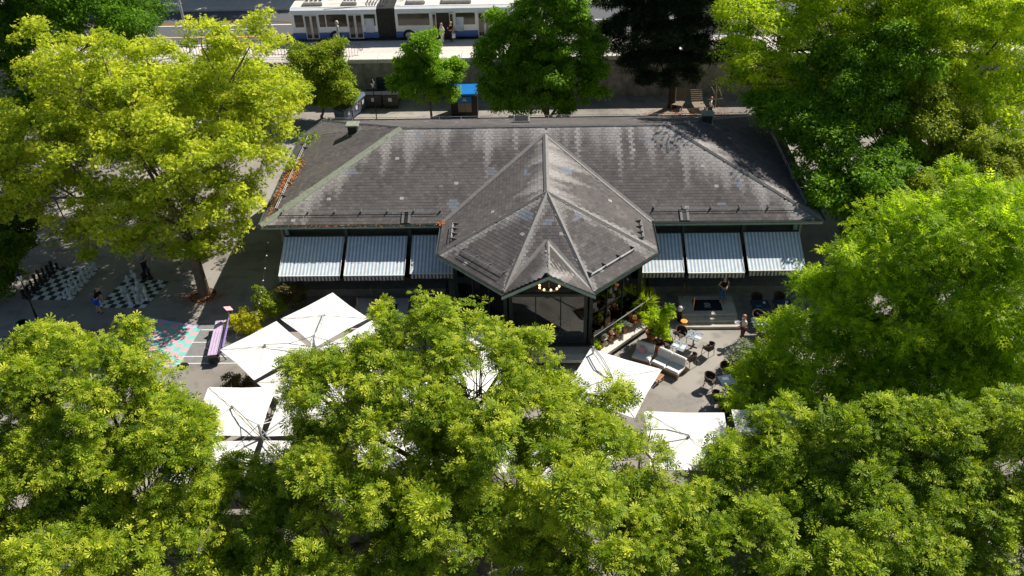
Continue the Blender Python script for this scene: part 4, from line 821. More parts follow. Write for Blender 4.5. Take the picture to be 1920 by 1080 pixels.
def cafe_table(loc, rz, label, top=M_TABTOP, s=(.72, .72), paper=M_PAPER, n=2, group='square tables on the terrace'):
    t = thing('cafe_table', label, 'table', loc, rz, group)
    MB().bbox((0, 0, .73), (s[0], s[1], .03), .008).build('table_top', top, t); MB().tube([(0, 0, .03), (0, 0, .715)], .035, 8).build('leg', M_DKSTEEL, t)
    MB().box((0, 0, .015), (.48, .07, .03)).build('foot', M_DKSTEEL, t); MB().box((0, 0, .016), (.07, .48, .028)).build('foot', M_DKSTEEL, t); return t
def placemat(loc, rz, label, m=M_PAPER, s=(.32, .2)):
    o = MB().bbox((0, 0, .003), (*s, .006), .001).build('menu_card', m); o.location = loc; o.rotation_euler = (0, 0, rz); return tag(o, label, 'menu card', 'cards on the tables')
cafe_table((6.95, -6.0, 0), R_(-32), 'square marble-patterned table beside the white sofa'); cafe_table((7.8, -5.2, 0), R_(-32), 'square marble-patterned table nearest the entrance steps')
placemat((6.78, -5.98, .748), R_(-32), 'white card on the left side of the table beside the sofa'); placemat((7.12, -6.14, .748), R_(60), 'white card on the right side of the table beside the sofa'); placemat((7.98, -5.38, .748), R_(-30), 'white card on the table nearest the steps')
for x, y, rz, lab in ((6.42, -5.45, 25, 'woven chair at the upper left of the sofa-side table'), (7.25, -4.72, 20, 'woven chair tucked to the table by the steps, left side'), (8.45, -5.85, -140, 'woven chair alone on the open right side of the two tables'), (7.45, -6.65, -150, 'woven chair at the lower right of the sofa-side table')):
    rattan_chair((x, y, 0), R_(rz), lab)
cafe_table((8.85, -8.6, 0), R_(15), 'square table half hidden by the locust leaves at the terrace edge', M_DKTOP); placemat((8.8, -8.5, .748), R_(10), 'blue card on the table at the locust edge', M_BINBLUE)
cafe_table((9.15, -9.5, 0), R_(15), 'second table deeper under the locust leaves', M_DKTOP); placemat((9.05, -9.35, .748), R_(70), 'blue card on the table deeper under the locust', M_BINBLUE)
for x, y, rz, lab in ((8.15, -8.25, 60, 'woven chair left of the table at the locust edge'), (9.0, -7.55, 10, 'woven chair above the table at the locust edge'), (8.3, -9.5, 100, 'woven chair lowest under the locust edge')): rattan_chair((x, y, 0), R_(rz), lab)
for x, y, lab in ((11.65, -2.6, 'upper left'), (12.85, -2.55, 'upper right'), (11.4, -4.15, 'lower left'), (12.75, -4.2, 'lower right')):
    cafe_table((x, y, 0), R_(3), f'dark table in the shade right of the steps, {lab} of four', M_DKTOP, (.95, .7))
    placemat((x+.25, y+.12, .748), R_(80), f'small card on the {lab} shaded table', M_PAPER, (.2, .13)); placemat((x-.1, y-.2, .748), R_(3), f'blue-white card on the {lab} shaded table', M_KBLUE if lab == 'upper left' else M_PAPER, (.26, .1))
    for sy, w_ in ((-.72, 'near'), (.72, 'far')): rattan_chair((x, y+sy, 0), R_(180 if sy < 0 else 0), f'dark woven chair on the {w_} side of the {lab} shaded table')
# sofas
def sofa(loc, rz, label, wdt):
    s_ = thing('garden_sofa', label, 'sofa', loc, rz, 'white cushioned garden sofas')
    for x in (-wdt/2+.04, wdt/2-.04):
        for y in (-.36, .36): MB().bbox((x, y, .14), (.07, .07, .28), .01).build('leg', M_TEAK, s_)
    for y in (-.36, .36): MB().box((0, y, .22), (wdt, .05, .08)).build('rail', M_TEAK, s_)
    for k in range(5): MB().box((0, -.28+k*.14, .262), (wdt-.02, .09, .02)).build('slat', M_TEAK, s_)
    n = max(1, round(wdt/.75))
    for k in range(n): x = -wdt/2+wdt*(k+.5)/n; MB().bbox((x, -.06, .36), (wdt/n-.015, .7, .17), .05).build('seat_cushion', M_CUSH, s_)
    for k in range(n):
        x = -wdt/2+wdt*(k+.5)/n; b = MB().bbox((0, 0, 0), (wdt/n-.02, .17, .5), .05).build('back_cushion', M_CUSH, s_); b.location = (x, .3, .66); b.rotation_euler = (R_(-10), 0, 0)
    return s_
sofa((6.32, -7.0, 0), R_(-38), 'white two-seat sofa on teak frame beside the square tables', 1.55); sofa((5.15, -6.25, 0), R_(-25), 'white single sofa with a pink pillow nearest the lattice', .95)
pl = MB().bbox((0, 0, 0), (.34, .12, .34), .05).build('pillow', M_PINK); pl.location = (5.08, -6.15, .6); pl.rotation_euler = (R_(-25), R_(20), R_(-25)); tag(pl, 'pink pillow leaning on the single white sofa', 'pillow')
ct = thing('coffee_table', 'low slatted teak coffee table between the sofas', 'table', (5.6, -7.75, 0), R_(-38))
for k in range(6): MB().box((-.3+k*.12, 0, .33), (.1, .5, .03)).build('slat', M_TEAK, ct)
for x in (-.3, .3):
    for y in (-.2, .2): MB().box((x, y, .16), (.06, .06, .31)).build('leg', M_TEAK, ct)
# pots
def potted(name, label, loc, r, h, lm, fr, fh, seed, kind='leaf', size=.09, nq=3500, m=M_TERRA, cat='potted plant', group=None, trunk=.0):
    p = thing(name, label, cat, loc, 0, group); MB().lathe([(r*.62, 0), (r*.95, h*.86), (r*1.06, h*.86), (r*1.06, h), (r*.92, h), (r*.88, h*.86), (.01, h*.84)], 16).build('pot', m, p, False)
    MB().lathe([(.01, 0), (r*.88, 0), (r*.86, .01), (0, .02)], 12, (0, 0, h*.84)).build('soil', M_SOIL, p)
    rg = np.random.default_rng(seed); z0 = h+trunk; V, F, tint, C, li = foliage([(0, 0, z0+fh*.5, fr, fr, fh*.55), (fr*.3, 0, z0+fh*.25, fr*.8, fr*.8, fh*.3), (-fr*.25, .1*fr, z0+fh*.8, fr*.6, fr*.6, fh*.3)], nq, kind, size, rg, clump=fr*.42, shell=(.3, 1.0), under=-.9)
    npmesh('foliage', V, F, LF[lm], p, {'tint': tint}); st = MB()
    for j in range(min(14, len(C))): st.tube([(0, 0, h*.8), (C[j][0]*.3, C[j][1]*.3, (h+C[j][2])/2), tuple(C[j])], [.022, .014, .006], 5)
    st.build('stem', M_BARK, p); return p
potted('potted_lemon', 'tall bright lemon tree in a terracotta pot beside the lattice', (5.97, -5.4, 0), .3, .48, 'lime', .55, 2.1, 60, nq=3600, size=.13, trunk=.1)
potted('potted_lemon', 'smaller leafy lemon plant in an ochre pot behind the tall one', (5.75, -4.55, 0), .3, .45, 'bright', .55, 1.5, 61, nq=2600, size=.13)
potted('potted_shrub', 'round golden potted shrub at the top corner of the balustrade', (5.35, -2.0, FZ+.03), .24, .4, 'yellowbush', .55, 1.1, 62, nq=4500, size=.09)
potted('potted_grass', 'potted reddish grass just below the balustrade corner', (5.4, -3.0, FZ+.03), .22, .35, 'olive', .35, .7, 63, kind='needle', size=.45, nq=1500)
ORD2 = ['first', 'second', 'third', 'fourth', 'fifth', 'sixth', 'seventh']
A0, A1 = V3(5.15, -3.72, 0), V3(2.75, -6.05, 0)
for i in range(7):
    q = A0+(A1-A0)*i/6; potted('flower_pot', f'{ORD2[i]} small terracotta pot along the pavilion balustrade from its right corner', (q[0], q[1], FZ+.03), .15, .28, ('lime', 'rust', 'silver')[i % 3], .26, .5, 64+i, size=.075, nq=900, group='flower pots along the balustrade')
potted('large_planter', 'big round dark planter under the locust edge', (8.75, -10.2, 0), .5, .6, 'locust', .5, .5, 75, size=.1, nq=1500, m=M_DKSTEEL)
# orange stool with white jug
stl = thing('orange_stool', 'round orange stool at the left end of the steps', 'stool', (7.52, -3.72, 0)); MB().lathe([(.17, 0), (.18, .02), (.18, .05), (.15, .06)], 14, (0, 0, .47)).build('seat', M_ORANGE, stl)
for k in range(3): a = k*2.1; MB().tube([(.1*math.cos(a), .1*math.sin(a), .48), (.17*math.cos(a), .17*math.sin(a), 0)], .014, 6).build('leg', M_ORANGE, stl)
jg = thing('white_lantern', 'white lantern on the plinth above the orange stool', 'lantern', (7.38, -3.05, 0)); MB().bbox((0, 0, .35), (.18, .18, .7), .02).build('stand', M_BLACK, jg); MB().lathe([(.12, 0), (.15, .1), (.13, .24), (.06, .3)], 10, (0, 0, .7)).build('shade', M_WHITE, jg, True); MB().tube([(.15, 0, .78), (.24, 0, .86), (.14, 0, .95)], .016, 5).build('handle', M_WHITE, jg)
mb_ = thing('menu_stand', 'white lettered menu board by the pavilion door', 'sign', (4.35, -3.0, FZ+.03), R_(15)); MB().bbox((0, 0, .7), (.36, .04, 1.0), .01).build('board', M_WHITE, mb_); MB().box((0, .05, .35), (.05, .05, .7)).build('stand', M_BLACK, mb_)
for k in range(9): MB().box((random.uniform(-.03, .03), -.023, 1.1-k*.1), (random.uniform(.14, .26), .006, .025)).build('text_line', M_BLACK, mb_)
# pavilion interior: round tables and chairs
def round_table(loc, label, r=.48):
    t = thing('round_table', label, 'table', loc, 0, 'round tables inside the pavilion'); MB().lathe([(.01, 0), (r, 0), (r, .03), (r-.01, .035), (.01, .035)], 24, (0, 0, .72)).build('table_top', M_BLUETOP, t)
    MB().tube([(0, 0, .02), (0, 0, .72)], .04, 8).build('leg', M_DKSTEEL, t); MB().lathe([(.25, 0), (.24, .02), (.04, .05)], 14).build('foot', M_DKSTEEL, t)
for x, y, lab in ((-2.14, -4.04, 'round pale blue table behind the left pavilion glass'), (2.8, -4.0, 'round pale blue table behind the right pavilion glass'), (3.7, -2.1, 'round glassy table further back at the right pavilion side')): round_table((x, y, FZ+.036), lab)
def cane_chair(loc, rz, label, m):
    c = thing('cane_chair', label, 'chair', loc, rz, 'chairs inside the pavilion'); MB().bbox((0, 0, .44), (.42, .42, .06), .02).build('seat', m, c); MB().bbox((0, .2, .72), (.42, .04, .36), .015).build('backrest', m, c)
    for x in (-.18, .18):
        for y in (-.18, .18): MB().tube([(x, y, .43), (x*1.1, y*1.1, 0)], .016, 6).build('leg', M_TEAK, c)
        MB().tube([(x, .19, .44), (x, .21, .9)], .015, 6).build('back_post', M_TEAK, c)
for x, y, rz, lab, m in ((2.2, -3.5, 30, 'orange-backed chair by the right pavilion table', M_ORANGE), (3.3, -4.4, 230, 'cane chair nearest the right glazing', M_TEAK), (4.2, -2.7, 200, 'red-cushioned chair by the back right table', M_RED), (3.1, -1.6, 30, 'cane chair behind the back right table', M_TEAK), (-2.7, -3.4, -20, 'cane chair by the left pavilion table', M_TEAK), (-1.4, -3.6, 40, 'dark chair right of the left pavilion table', M_DARKWOOD), (.9, -4.7, 0, 'dark chair in the middle of the pavilion', M_DARKWOOD)): cane_chair((x, y, FZ+.036), R_(rz), lab, m)
potted('potted_palm', 'slender plant in a pale pot behind the front pavilion glass', (1.0, -5.0, FZ+.036), .22, .4, 'deep', .4, .8, 80, nq=900)

# ------------------------------------------------------------------ chess boards, play area
def chess_board(name, label, corners, n=8, ma=M_CHW, mb2=M_CHB, border=None):
    P = [V3(*c, 0) for c in corners]; b = thing(name, label, 'game board', P[0])
    bi = lambda s_, t: P[0]*(1-s_)*(1-t)+P[1]*s_*(1-t)+P[2]*s_*t+P[3]*(1-s_)*t
    if border: MB().poly([bi(x, y)-P[0]+V3(0, 0, .004) for x, y in ((-.06, -.06), (1.06, -.06), (1.06, 1.06), (-.06, 1.06))]).build('border', border, b)
    for i in range(n):
        for j in range(n):
            q = [bi(x/n, y/n)-P[0] for x, y in ((i, j), (i+1, j), (i+1, j+1), (i, j+1))]; c = sum(q)/4; q = [c+(z-c)*.985 for z in q]
            MB().mesh([z+V3(0, 0, .009) for z in q]+[z for z in q], [(0, 1, 2, 3), (0, 4, 5, 1), (1, 5, 6, 2), (2, 6, 7, 3), (3, 7, 4, 0)]).build('square', ma if (i+j) % 2 else mb2, b)
    return bi
c1 = chess_board('chess_board', 'giant chessboard with black and white sides set up, further left', [(-29.0, -.7), (-26.3, -.75), (-25.95, 2.4), (-28.65, 2.6)])
c2 = chess_board('chess_board', 'giant chessboard mid game beside the person in blue shorts', [(-24.6, -1.5), (-21.9, -1.55), (-21.35, 1.0), (-24.0, 1.3)])
chess_board('painted_board', 'pink and mint painted checkerboard with lavender border on the asphalt', [(-22.3, -6.5), (-18.35, -6.35), (-18.15, -3.45), (-21.9, -2.5)], 9, M_PINK, M_MINT, M_LAV)
PROF = {'pawn': [(.13, 0), (.13, .04), (.07, .1), (.05, .22), (.09, .25), (.05, .27), (.085, .33), (.07, .4), (0, .43)], 'rook': [(.14, 0), (.14, .05), (.09, .1), (.08, .34), (.12, .38), (.12, .48), (.08, .48), (.08, .45), (0, .45)],
        'bishop': [(.14, 0), (.14, .05), (.08, .11), (.05, .36), (.1, .4), (.06, .43), (.09, .52), (.03, .62), (.03, .66), (0, .67)], 'queen': [(.15, 0), (.15, .05), (.09, .12), (.06, .46), (.11, .5), (.07, .53), (.12, .68), (.05, .68), (.03, .74), (0, .75)], 'king': [(.15, 0), (.15, .05), (.09, .12), (.06, .5), (.12, .54), (.08, .57), (.12, .7), (.03, .73), (.03, .86), (0, .87)]}
MESHP = {}
def chess_piece(kind, pos, white, label):
    key = (kind, white)
    if key not in MESHP:
        mb = MB().lathe(PROF['rook' if kind == 'knight' else kind], 12)
        if kind == 'knight': mb = MB().lathe([(.14, 0), (.14, .05), (.09, .1), (.07, .16), (0, .17)], 12); mb.tube([(0, 0, .12), (-.03, 0, .3), (.0, 0, .46), (.1, 0, .5), (.17, 0, .43)], [.09, .08, .08, .065, .04], 8)
        o = mb.build('chess_'+kind, M_PCW if white else M_PCB, None, True); MESHP[key] = o.data
    else: o = link('chess_'+kind, MESHP[key])
    o.location = (float(pos[0]), float(pos[1]), .01); o.rotation_euler = (0, 0, random.uniform(-.4, .4)); tag(o, label, 'chess piece', 'giant chess pieces')
ORD = ['first', 'second', 'third', 'fourth', 'fifth', 'sixth', 'seventh', 'eighth', 'last']
order = ['rook', 'knight', 'bishop', 'queen', 'king', 'bishop', 'knight', 'rook']
for j in range(8):
    chess_piece(order[j], c1(15/16, (j+.5)/8), True, f'white {order[j]} on the left board back row, {ORD[j]} from the near edge'); chess_piece('pawn', c1(13/16-(.125 if j in (3, 4) else 0), (j+.5)/8), True, f'white pawn on the left board, {ORD[j]} from the near edge')
    chess_piece(order[j], c1(-.05, (j+.5)/8), False, f'black {order[j]} on the left board back row, {ORD[j]} from the near edge'); chess_piece('pawn', c1(1.2/16, (j+.5)/8), False, f'black pawn on the left board, {ORD[j]} from the near edge')
for i, (k, s_, t, wht) in enumerate((('pawn', .06, .06, 1), ('bishop', .2, .8, 1), ('queen', .36, .85, 1), ('pawn', .3, .55, 1), ('knight', .32, .42, 1), ('bishop', .55, .62, 1), ('pawn', .63, .52, 1), ('rook', .7, .55, 1), ('queen', .6, .4, 1), ('king', .7, .36, 1), ('pawn', .77, .42, 1), ('rook', .58, .22, 1), ('bishop', .64, .14, 1), ('knight', .75, .2, 1), ('king', .9, .3, 1), ('pawn', .82, .27, 1), ('pawn', .92, .8, 1), ('rook', .45, .97, 0), ('king', .55, 1.05, 0), ('pawn', .4, 1.1, 0), ('pawn', .1, 1.1, 1))):
    col = 'white' if wht else 'black'; chess_piece(k, c2(s_, t), bool(wht), f'{col} {k} on the right board, ' + (f'off its far edge near the {ORD[int(s_*8)]} column' if t > 1 else f'{ORD[int(s_*8)]} column, {ORD[int(t*8)]} row from the near left'))
ca = sheet('court_surface', [(-18.6, -6.35), (-15.3, -6.35), (-15.3, -2.95), (-18.4, -2.95)], .005, M_COURT)
for (x0, y0, x1, y1) in ((-18.6, -6.3, -15.4, -6.3), (-18.4, -5.75, -15.5, -5.75), (-18.1, -3.55, -15.4, -3.55), (-17.3, -3.05, -15.4, -3.05), (-18.3, -4.6, -17.4, -4.6), (-17.4, -5.1, -16.0, -5.1), (-17.3, -4.1, -16.5, -4.1), (-17.45, -5.1, -17.3, -4.1), (-16.3, -3.5, -15.7, -3.5)):
    d = nrm(V3(x1-x0, y1-y0, 0)); nn = V3(-d[1], d[0], 0)*.03; MB().poly([V3(x0, y0, .01)-nn, V3(x1, y1, .01)-nn, V3(x1, y1, .01)+nn, V3(x0, y0, .01)+nn]).build('court_line', M_WHITE)['kind'] = 'structure'
# lilac bench, two-sided, running away from the camera
bn = thing('lilac_bench', 'long lilac slatted bench on the marked court left of the parasols', 'bench', (-16.75, -4.75, 0), R_(98))
for k in range(5): MB().bbox((0, -.28+k*.14, .45), (2.9, .12, .04), .01).build('seat_slat', M_LILAC, bn)
for k in range(2): MB().bbox((0, -.42-.03*k, .62+k*.14), (2.9, .04, .11), .01).build('back_slat', M_LILAC if k == 0 else M_PURPLE, bn)
for x in (-1.35, 1.35):
    MB().tube([(x, .36, 0), (x, .32, .43), (x, -.32, .43), (x, -.48, .85)], .025, 6).build('side_frame', M_DKSTEEL, bn); MB().tube([(x, -.32, .43), (x, -.5, 0)], .025, 6).build('leg', M_DKSTEEL, bn)
MB().bbox((-1.58, 0, .3), (.3, .5, .36), .03).build('end_box', M_BLACK, bn)
sg = thing('play_sign', 'small tilted pink panel on two thin legs behind the lilac bench', 'sign', (-16.4, -3.3, 0), R_(60))
for x in (-.12, .12): MB().tube([(x, 0, 0), (x, 0, 1.0), (x*.4, .1, 1.15)], .016, 6).build('leg', M_STEEL, sg)
pb = MB().bbox((0, 0, 0), (.5, .3, .03), .008).build('panel_board', M_PINK, sg); pb.location = (0, .1, 1.2); pb.rotation_euler = (R_(25), R_(30), 0)
# litter and soil round the maple
litter('leaf_litter', -18.9, -.6, lambda x, y: np.zeros_like(x)-.02, .7, .35, 900, None); MB().lathe([(.0, .0), (.75, .006), (.7, .02), (0, .05)], 14, (-18.95, -.4, 0)).build('tree_pit', M_SOIL)['kind'] = 'structure'
mh = thing('manhole_cover', 'round iron manhole cover on the pale ground below the lilac bench', 'manhole cover', tuple(PZ(343, 687))); MB().lathe([(.36, 0), (.36, .006), (.33, .008), (0, .008)], 20).build('frame', M_COURT, mh); MB().lathe([(.3, .008), (.3, .014), (0, .014)], 20).build('cover', M_DKSTEEL, mh)
for i, (x, y, sx, sy, rz) in enumerate(((6.9, -9.2, 1.6, .7, 20), (-20.5, 4.5, 2.2, 1.0, 10), (-25.5, -4.2, 1.8, .8, -15), (9.6, -10.9, 1.4, .9, 35), (-17.3, 9.2, .9, 2.4, 5))):
    k, q = math.cos(R_(rz)), math.sin(R_(rz)); MB().poly([(x+a*k-b*q, y+a*q+b*k, .004) for a, b in ((-sx/2, -sy/2), (sx/2, -sy/2*1.1), (sx/2*.96, sy/2), (-sx/2*1.03, sy/2*.95))]).build('asphalt_patch', M_PATCH)['kind'] = 'structure'
# lamps
def street_lamp(loc, label, h, lean=0):
    l = thing('street_lamp', label, 'lamp', loc, 0, 'old style lamp posts'); MB().lathe([(.14, 0), (.13, .25), (.07, .35), (.05, .9), (.06, .95), (.04, 1.0), (.035, h-.5), (.05, h-.48), (.02, h-.45)], 10).build('post', M_DKSTEEL, l)
    MB().lathe([(.06, 0), (.17, .36), (.165, .37), (.05, .01)], 6, (0, 0, h-.44)).build('lantern_glass', M_FROST, l); MB().lathe([(.19, 0), (.19, .03), (.06, .17), (.07, .2), (.02, .24), (.02, .3), (0, .31)], 6, (0, 0, h-.07)).build('lantern_cap', M_DKSTEEL, l)
    for k in range(6): a = k*math.pi/3; MB().tube([(.06*math.cos(a), .06*math.sin(a), h-.44), (.17*math.cos(a), .17*math.sin(a), h-.07)], .01, 4).build('lantern_bar', M_DKSTEEL, l)
street_lamp((-11.85, 19.9, 0), 'old style lantern post in front of the bins behind the roof', 4.1); street_lamp((-27.2, -2.9, 0), 'old style lantern post at the left edge by the chess boards', 3.3)
gb = thing('litter_bin', 'round green litter bin at the left edge half behind leaves', 'bin', (-27.3, -4.0, 0)); MB().lathe([(.24, 0), (.3, .8), (.32, .82), (.32, .92), (.25, .92), (.22, .3), (.01, .28)], 16).build('bin_body', M_GREENBIN, gb); MB().lathe([(.32, 0), (.33, .03), (.32, .06), (.27, .05), (.27, 0)], 16, (0, 0, .92)).build('rim', M_GREENBIN, gb)
# string of bulbs from the roof corner to the hedge
sl_ = thing('string_lights', 'sagging string of small white bulbs at the front left roof corner', 'string lights', (-14.6, .1, 4.0)); e0, e1 = V3(0, 0, 0), V3(-.1, -4.6, -2.6); mid = lambda t: e0+(e1-e0)*t-V3(0, 0, 1.2*t*(1-t))
MB().tube([mid(t) for t in np.linspace(0, 1, 16)], .008, 4).build('wire', M_BLACK, sl_)
for t in np.linspace(.12, .92, 7): MB().lathe([(0, -.09), (.04, -.06), (.045, -.03), (.02, 0)], 8, mid(t)).build('bulb', M_FROST, sl_, True)

# ------------------------------------------------------------------ behind the restaurant
def container(loc, rz, label, m):
    b = thing('wheeled_bin', label, 'bin', loc, rz, 'wheeled waste bins'); x, y = .62, .48
    MB().mesh([(-x*.9, -y*.85, .16), (x*.9, -y*.85, .16), (x*.9, y*.85, .16), (-x*.9, y*.85, .16), (-x, -y, 1.12), (x, -y, 1.12), (x, y, 1.2), (-x, y, 1.2)], [(3, 2, 1, 0), (4, 5, 6, 7), (0, 1, 5, 4), (1, 2, 6, 5), (2, 3, 7, 6), (3, 0, 4, 7)]).build('bin_body', m, b)
    V = []; n = 7
    for s_ in (-1, 1):
        for i in range(n): a = i/(n-1); V.append((s_*(x+.03), -y-.04+a*(2*y+.08), 1.14+.16*math.sin(math.pi*(.15+.75*a))+.06*a))
    V2 = [(p[0], p[1], p[2]-.05) for p in V]; F = [(i, i+1, n+i+1, n+i) for i in range(n-1)]+[(2*n+i, 3*n+i, 3*n+i+1, 2*n+i+1) for i in range(n-1)]+[(i, 2*n+i, 2*n+i+1, i+1) for i in range(n-1)]+[(n+i, n+i+1, 3*n+i+1, 3*n+i) for i in range(n-1)]+[(0, n, 3*n, 2*n), (n-1, 3*n-1, 4*n-1, 2*n-1)]
    MB().mesh(V+V2, F).build('lid', m, b)
    for sx in (-1, 1):
        for sy in (-1, 1): MB().tube([(sx*.5-.03, sy*.36, .09), (sx*.5+.03, sy*.36, .09)], .09, 10).build('wheel', M_RUBBER, b)
        MB().tube([(sx*(x+.02), -.2, 1.0), (sx*(x+.09), -.2, .98), (sx*(x+.09), .2, .98), (sx*(x+.02), .2, 1.0)], .018, 5).build('handle', M_STEEL, b)
    MB().box((-.05, -y-.005, .78), (.28, .012, .3)).build('paper_sticker', M_PAPER, b); MB().lathe([(.07, -.005), (.07, .005), (0, .006)], 10, (0, 0, 0)).build('round_sticker', M_RED, b).location = (.42, -y*.98-.01, .86)
    b.children[-1].rotation_euler = (R_(90), 0, 0); return b
container((-12.75, 24.75, 0), 0, 'black wheeled bin against the wall behind the lamp post', M_BIN); container((-11.42, 24.7, 0), 0, 'black wheeled bin at the right end of the row against the wall', M_BIN)
for i, (x, y, lab) in enumerate(((-13.95, 24.1, 'slate blue wheeled bin furthest back in the slanting row'), (-14.3, 23.1, 'slate blue wheeled bin in the middle of the slanting row'), (-14.75, 22.1, 'slate blue wheeled bin nearest the roof in the slanting row'))): container((x, y, 0), R_(68), lab, M_BINBLUE)
ks = thing('kiosk_box', 'dark recycling shelter with bright blue roof and sign behind the roof', 'shelter', (-5.55, 23.2, 0)); MB().box((0, 0, .95), (2.0, 1.7, 1.9)).build('cabinet', M_BLACK, ks); MB().bbox((0, -.05, 1.98), (2.15, 1.95, .14), .04).build('roof', M_KBLUE, ks)
MB().box((.05, -.88, 1.55), (1.05, .05, .5)).build('sign_board', M_KBLUE, ks)
for k, (w_, z) in enumerate(((.2, 1.62), (.28, 1.48))): MB().box((.05, -.91, z), (w_, .01, .07)).build('lettering', M_WHITE, ks)
for sx in (-.26, .26): MB().box((.05+sx, -.87, .9), (.5, .05, .72)).build('door', M_GREYWOOD, ks)
# wooden seats and stick structures by the wall at the back right
def wood_lounger(loc, rz, label):
    b = thing('wooden_lounger', label, 'lounger', loc, rz, 'wooden loungers behind the restaurant')
    for k in range(7): MB().bbox((0, -.6+k*.15, .42), (.9, .13, .035), .008).build('seat_slat', M_GREYWOOD, b)
    for k in range(6): MB().bbox((0, .5+k*.1, .5+k*.12), (.9, .04, .12), .008).build('back_slat', M_GREYWOOD, b)
    for x in (-.4, .4):
        for y in (-.55, .4): MB().box((x, y, .2), (.09, .09, .4)).build('leg', M_GREYWOOD, b)
wood_lounger((12.35, 23.5, 0), R_(4), 'pale wooden lounger lit by the sun behind the right end of the roof'); wood_lounger((10.9, 23.9, 0), R_(-22), 'weathered lounger leaning in shade beside the conifer')
tp = thing('stick_frame', 'frame of crossed wooden sticks beside the wooden lounger', 'frame', (13.7, 24.0, 0))
for a, b in (((-.5, 0, 0), (.4, .2, 1.6)), ((.5, 0, 0), (-.35, .2, 1.5)), ((0, -.4, 0), (.05, .3, 1.7)), ((-.6, .1, .5), (.6, .1, .55)), ((.9, .2, 0), (.2, .3, 1.4))): MB().tube([a, b], .035, 6).build('stick', M_GREYWOOD, tp)
litter('leaf_litter', 11.0, 22.4, lambda x, y: np.zeros_like(x)-.02, 2.2, .7, 1400, None)
# iron fence with ornate end post
fn = thing('iron_fence', 'black spiked iron fence along the street edge above the trees', 'fence', (-15.6, 27.3, SZ))
for z in (.18, .95): MB().tube([(-24, 0, z), (0, 0, z)], .022, 5).build('rail', M_DKSTEEL, fn)
bar = None
for k in range(96):
    x = -k*.25-.12
    if bar is None: bar = MB().tube([(0, 0, .1), (0, 0, 1.25)], .02, 5).lathe([(.013, 0), (.035, .04), (.02, .09), (.045, .12), (0, .24)], 5, (0, 0, 1.2)).build('bar', M_DKSTEEL, fn); bar.location = (x, 0, 0)
    else: o = link('bar', bar.data, fn); o.location = (x, 0, 0)
po = MB().lathe([(.16, 0), (.16, .3), (.1, .36), (.09, 1.8), (.12, 1.85), (.1, 2.3), (.14, 2.4), (.06, 2.5)], 10, (.1, 0, 0)).build('end_post', M_STEEL, fn); MB().lathe([(0, 0), (.13, .1), (.15, .2), (.1, .32), (0, .36)], 10, (.1, 0, 2.5)).build('finial', M_STONE, po, True)
sp = [(1.75+.32*math.exp(-.13*a)*math.cos(a), -.1, .62+.32*math.exp(-.13*a)*math.sin(a)) for a in np.linspace(1.57, 12, 40)]
MB().tube([(.2, -.05, 1.5), (.55, -.05, 1.25), (1.1, -.1, 1.0)]+sp, .022, 5).build('scroll', M_DKSTEEL, fn)
for k in range(6): MB().tube([(.35+k*.22, -.08, -.1), (.35+k*.22, -.08, 1.25-.1*k)], .013, 5).build('bar', M_DKSTEEL, fn)
MB().tube([(.2, -.08, .0), (1.6, -.1, .0)], .02, 5).build('rail', M_DKSTEEL, fn)
